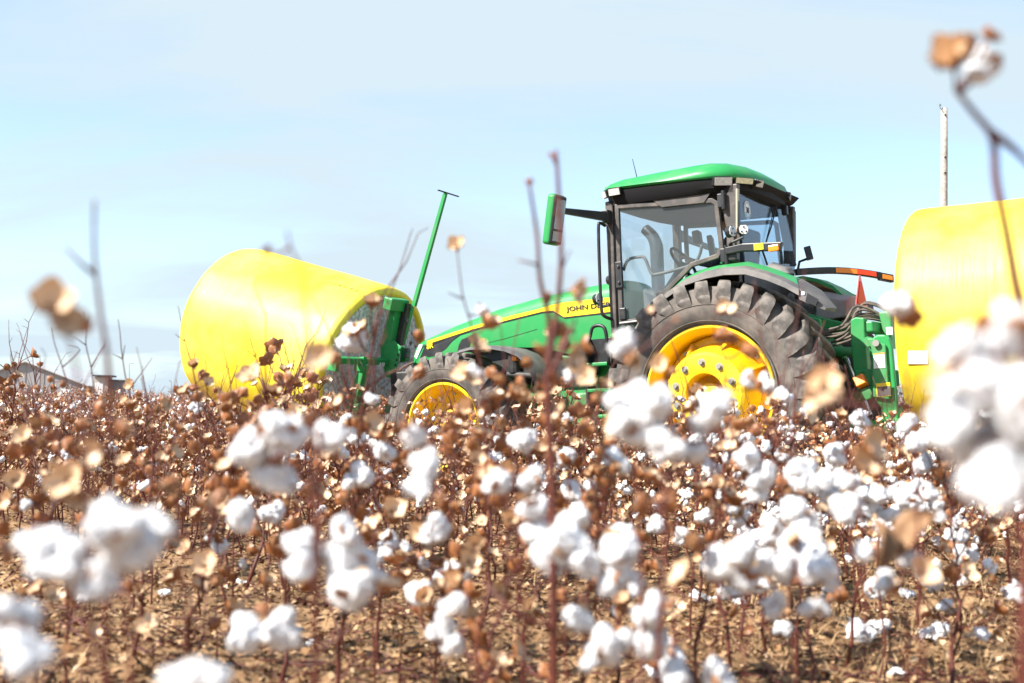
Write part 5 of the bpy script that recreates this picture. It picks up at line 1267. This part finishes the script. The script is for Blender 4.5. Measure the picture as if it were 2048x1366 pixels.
hero('bushy low plant with a dense band of white bolls under the level bale', 3.2, [[(1752, 850), (1765, 960), (1775, 1080), (1778, 1180)], [(1850, 950), (1810, 1010), (1775, 1070)], [(1690, 985), (1730, 1030), (1772, 1080)]],
     [(1705, 1030, 22), (1730, 1020, 26), (1752, 990, 24), (1775, 1030, 26), (1790, 985, 24), (1812, 1005, 26), (1835, 1020, 24), (1855, 985, 22), (1800, 1040, 22), (1760, 1055, 18), (1825, 975, 20), (1720, 985, 18), (1870, 1010, 18), (1840, 1045, 18)], [(1760, 890, 12), (1800, 900, 12), (1740, 930, 12)])
hero('huge blurred white boll cluster filling the right edge before the level bale', .74, [[(2000, 700), (2010, 900), (2030, 1100), (2040, 1366)]], [(1925, 705, 66), (2008, 672, 74), (1958, 775, 84), (1905, 850, 52), (1968, 900, 80), (2034, 800, 88), (1985, 965, 62), (2040, 930, 66)], [(1880, 760, 26)])
hero('blurred tall plant at top right with a brown burr and lint against the sky', 1.15, [[(1912, 180), (1950, 228), (1985, 275), (1992, 360), (2010, 450), (2030, 560), (2046, 660), (2060, 1000)], [(2075, 350), (2030, 300), (1985, 268)]], [(1968, 128, 38), (1950, 150, 26)], [(1905, 118, 50), (1930, 105, 42), (1980, 75, 20)], [[(1855, 110), (1880, 140)]], th=.0085)
hero('blurred plant at upper left with a winged pale burr on a thin stem', 1.1, [[(120, 650), (145, 700), (160, 790), (175, 900), (180, 1366)]], [], [(98, 608, 44), (128, 640, 34), (150, 652, 30)])
hero('blurred bare forked stem standing tall against the sky at left', 1.25, [[(189, 400), (188, 480), (192, 550), (203, 640), (215, 720), (220, 860), (215, 1100), (210, 1366)], [(130, 494), (160, 525), (191, 552)]], [], [(240, 860, 30), (195, 900, 30), (225, 800, 18)], th=.0050)
hero('blurred thin plant with a brown burr in front of the tilted bale', 1.3, [[(574, 462), (583, 500), (603, 545), (610, 620), (620, 700), (625, 800), (628, 1000), (630, 1366)]], [], [(622, 702, 34), (640, 712, 26), (535, 500, 10)], [[(530, 515), (540, 490)]])
hero('slender plant tipped by one square brown burr left of the hood', 2.3, [[(914, 500), (921, 560), (927, 598), (945, 660), (962, 740), (970, 860), (975, 1150)], [(895, 585), (927, 598)]], [(962, 620, 16)], [(914, 490, 18), (975, 648, 28), (955, 690, 20)])
hero('plant with a half open white boll and dark burr before the cab steps', 1.6, [[(1250, 720), (1262, 800), (1270, 900), (1280, 1100), (1285, 1300)]], [(1250, 688, 32), (1232, 700, 20)], [(1262, 718, 30), (1350, 640, 10)])
hero('plant with one brown and white boll at the edge of the level bale', 1.3, [[(1800, 640), (1812, 760), (1830, 900), (1838, 1100), (1845, 1366)]], [(1798, 612, 30)], [(1806, 632, 40), (1640, 770, 30), (1660, 800, 26), (1630, 800, 24)])
hero('plant with pale burrs and one closed brown pod at left', 1.7, [[(345, 930), (352, 1000), (365, 1100), (372, 1340)], [(440, 985), (400, 1040), (360, 1080)], [(140, 950), (240, 1030), (350, 1100)]], [(480, 1035, 36)], [(345, 962, 32), (438, 1000, 26), (395, 1010, 24), (130, 960, 34), (155, 990, 28), (15, 1100, 26)])
hero('plant with a curled tan leaf and dark orange burr at lower right', 1.6, [[(1790, 1060), (1800, 1120), (1810, 1200), (1815, 1366)], [(1925, 1030), (1870, 1075), (1800, 1120)]], [(1730, 1105, 22), (1815, 1118, 24), (1770, 1165, 28)], [(1845, 1142, 30), (1790, 1180, 26)], [], [(1752, 1085, 55, (1.2, .4, .6)), (1835, 1068, 60, (.9, .3, -1.0))])
hero('plant of empty tan burrs in front of the hood and front wheel', 2.6, [[(1000, 640), (1010, 740), (1018, 850), (1030, 1000), (1035, 1200)], [(930, 740), (970, 800), (1015, 850)], [(1080, 760), (1050, 820), (1020, 880)], [(900, 860), (960, 880), (1022, 920)]], [(950, 745, 18), (1150, 755, 26)],
     [(925, 745, 20), (945, 755, 20), (985, 745, 22), (1000, 765, 22), (1035, 770, 22), (1055, 730, 20), (940, 810, 22), (975, 820, 22), (1005, 845, 22), (1050, 800, 22), (1080, 770, 20), (910, 850, 20), (960, 870, 22), (1010, 890, 24), (1050, 860, 20)])
hero('second plant of empty tan burrs beside the centre stem, below the hood', 2.3, [[(1150, 660), (1145, 760), (1140, 880), (1135, 1050), (1130, 1250)], [(1200, 700), (1180, 770), (1145, 840)]], [],
     [(1110, 660, 20), (1135, 690, 22), (1165, 690, 20), (1150, 730, 22), (1115, 760, 22), (1172, 750, 20), (1085, 800, 20), (1120, 830, 22), (1190, 800, 22), (1165, 860, 22), (1100, 880, 22), (1205, 770, 18), (1180, 700, 18)])
hero('plant of pale burrs and a leaf crossing the lower right of the rear wheel', 1.7, [[(1640, 700), (1655, 800), (1690, 900), (1715, 1000), (1730, 1200)]], [(1880, 1035, 12)], [(1650, 770, 34), (1625, 800, 26), (1735, 890, 34), (1720, 930, 34), (1660, 745, 22)])
for i, (lab, st0, bl, ln, dp) in enumerate((
    ('twiggy plant before the rear rim with pale burrs at its tips', [(1435, 590), (1428, 660), (1452, 730), (1440, 830), (1450, 1000)], [(1450, 620, 20), (1438, 670, 18), (1460, 680, 18), (1490, 702, 16)], [(1530, 770, 22), (1495, 760, 18)], 2.4),
    ('thin red stemmed plant before the cab door', [(1320, 570), (1312, 660), (1335, 760), (1350, 880), (1352, 1050)], [(1318, 730, 20), (1345, 745, 14), (1300, 620, 8)], [], 2.1),
    ('plant with pale burrs at the far left side', [(60, 770), (70, 880), (80, 980), (85, 1150)], [(45, 870, 18), (60, 900, 18), (30, 905, 18), (85, 885, 16), (20, 1000, 22), (10, 1060, 24)], [(55, 1010, 12)], 2.6),
    ('plant with pale burrs and two white bolls left of the front wheel', [(735, 830), (740, 900), (748, 1000), (750, 1120)], [(700, 850, 18), (725, 855, 18), (790, 860, 18), (680, 800, 14), (760, 870, 16)], [(768, 905, 24), (700, 965, 18), (745, 800, 15)], 2.8),
    ('short plant with white bolls in the bare strip left of centre', [(432, 1060), (436, 1130), (436, 1200)], [(420, 1060, 10)], [(440, 1095, 20), (485, 1128, 11), (425, 1075, 14)], 3.4),
    ('small plant with white bolls in the bare strip, centre', [(800, 1020), (806, 1100), (808, 1210)], [(840, 1060, 16), (850, 1090, 16), (885, 1130, 18), (870, 1120, 18)], [(782, 1085, 24), (770, 1110, 18), (812, 1095, 14), (845, 1130, 14)], 2.9))):
    hero(lab, dp, [st0], ln, bl)


# ---- bare whippy plants whose tips stand above the rows
for i, (lab, dp, sts, bl) in enumerate((
    ('bare twig plant rising before the barn roof, hooked at its tip', 4.2, [[(22, 700), (24, 730), (45, 785), (60, 880), (64, 1000)], [(34, 702), (24, 728)]], [(70, 775, 9), (45, 800, 10)]),
    ('twig plant between the barn and shed with a burr halfway up', 4.0, [[(102, 655), (110, 690), (128, 745), (146, 820), (150, 980)], [(135, 690), (160, 700), (175, 720)]], [(103, 760, 12), (130, 770, 9)]),
    ('tall twig plant with a forked tip just right of the barn', 4.2, [[(168, 622), (174, 655), (172, 690), (184, 745), (190, 820), (195, 980)], [(178, 633), (173, 660)], [(210, 685), (185, 735)], [(148, 674), (172, 688)]], [(180, 780, 10), (200, 800, 11)]),
    ('twig plant beside the small shed with side shoots', 4.4, [[(236, 638), (240, 665), (243, 700), (252, 760), (268, 830), (272, 960)], [(250, 690), (243, 715)], [(226, 708), (244, 718)], [(305, 715), (280, 750), (258, 780)]], [(262, 770, 12), (275, 790, 10), (250, 800, 10)]),
    ('twig plant left of the tilted bale, leaning to the right', 4.6, [[(286, 750), (296, 800), (310, 850), (315, 960)], [(330, 772), (305, 815)], [(268, 780), (296, 805)]], [(320, 800, 10), (300, 820, 11)]),
    ('twig plant crossing the left end of the tilted bale', 4.4, [[(356, 612), (364, 650), (372, 690), (386, 740), (398, 820), (402, 970)], [(350, 668), (371, 680)], [(392, 690), (388, 735)]], [(388, 730, 14), (402, 755, 16), (392, 775, 14), (415, 765, 12)]),
    ('forked twig plant before the left half of the tilted bale', 4.6, [[(444, 670), (448, 705), (460, 760), (464, 820), (468, 960)], [(475, 730), (462, 770)], [(398, 680), (412, 728), (416, 790), (440, 850)]], [(440, 790, 10), (470, 800, 11)]),
    ('twig plant before the middle of the tilted bale, long side shoot', 4.6, [[(498, 672), (508, 705), (522, 740), (532, 790), (540, 850), (544, 970)], [(480, 688), (512, 718)], [(562, 690), (545, 740), (532, 790)], [(590, 790), (560, 800), (536, 800)]], [(520, 800, 14), (505, 815, 14), (545, 810, 12)]),
    ('slim twig plant before the right end of the tilted bale', 4.5, [[(572, 690), (570, 715), (577, 770), (574, 830), (580, 960)], [(588, 758), (578, 772)]], [(562, 770, 13), (572, 800, 12), (556, 790, 11)]),
    ('branching twig plant before the grey end of the tilted bale', 3.8, [[(655, 690), (668, 740), (690, 800), (700, 880), (705, 1010)], [(700, 690), (695, 760), (692, 800)], [(725, 750), (705, 800), (698, 840)]], [(665, 800, 14), (690, 780, 10), (720, 830, 14)]),
    ('twig plant crossing the front tractor rim', 4.4, [[(848, 760), (852, 800), (862, 850), (866, 960)], [(900, 768), (885, 810), (864, 850)], [(930, 800), (900, 830), (866, 870)]], [(880, 830, 12), (850, 850, 13), (910, 850, 14)]),
    ('twig plant crossing the yellow hub of the rear wheel', 4.0, [[(1332, 655), (1350, 700), (1372, 760), (1385, 830), (1392, 980)], [(1385, 690), (1374, 740)], [(1335, 770), (1355, 800), (1380, 830)]], [(1395, 780, 18), (1410, 795, 18), (1388, 785, 14)]),
    ('twig plant rising before the rear tyre tread', 3.6, [[(1608, 700), (1600, 760), (1590, 830), (1596, 980)], [(1650, 640), (1628, 700), (1604, 750)], [(1560, 800), (1585, 840)]], [(1620, 830, 14), (1575, 840, 14)]),
    ('dark forked twig plant before the rear carrier posts', 3.6, [[(1802, 770), (1795, 820), (1772, 850), (1760, 920), (1758, 1040)], [(1818, 790), (1798, 820)], [(1690, 730), (1700, 780), (1725, 850), (1757, 920)]], [(1812, 815, 12), (1740, 870, 12), (1780, 880, 12)]))):
    hero(lab, dp, sts, (), bl, th=.0042)

# ---- fallen bolls of lint on the soil, one by one
FALL = ((1718, 1265, 27, 'pair lobed'), (1758, 1255, 22, 'small'), (1872, 1268, 27, 'round'), (1795, 1335, 20, 'little'), (1400, 1182, 18, 'small'), (1425, 1176, 16, 'tiny'), (1330, 1345, 30, 'wide'), (1480, 1215, 12, 'tiny'), (485, 1130, 10, 'tiny'), (1815, 1190, 13, 'small'), (1960, 1105, 12, 'small'), (1985, 1085, 10, 'tiny'), (1920, 1065, 11, 'tiny'), (620, 1255, 9, 'tiny'), (170, 1175, 15, 'small'), (330, 1175, 10, 'tiny'), (1925, 1175, 14, 'small'))
for i, (px, py, r, w) in enumerate(FALL):
    v = ray(px, py); t = (CAM_H - .02) / -v.z; P = cam_pos + v * t; P.z = gz(P.x, P.y, True) + .008
    rr = r * t / F
    o = link('fallen_lint', HERO.choice(LINTS_HI)); o.location = P; o.scale = (rr, rr, rr * .8); o.rotation_euler = (HERO.uniform(-.4, .4), HERO.uniform(-.4, .4), HERO.uniform(0, 6.28))
    side = 'far right' if px > 1780 else 'right' if px > 1450 else 'centre' if px > 900 else 'left'
    nth = sorted(f_[0] for f_ in FALL).index(px)
    tag(o, f'{ORD[nth]} tuft from left of the white lint fallen on the soil, {w}, {side}', 'cotton lint', 'white lint fallen on the soil')
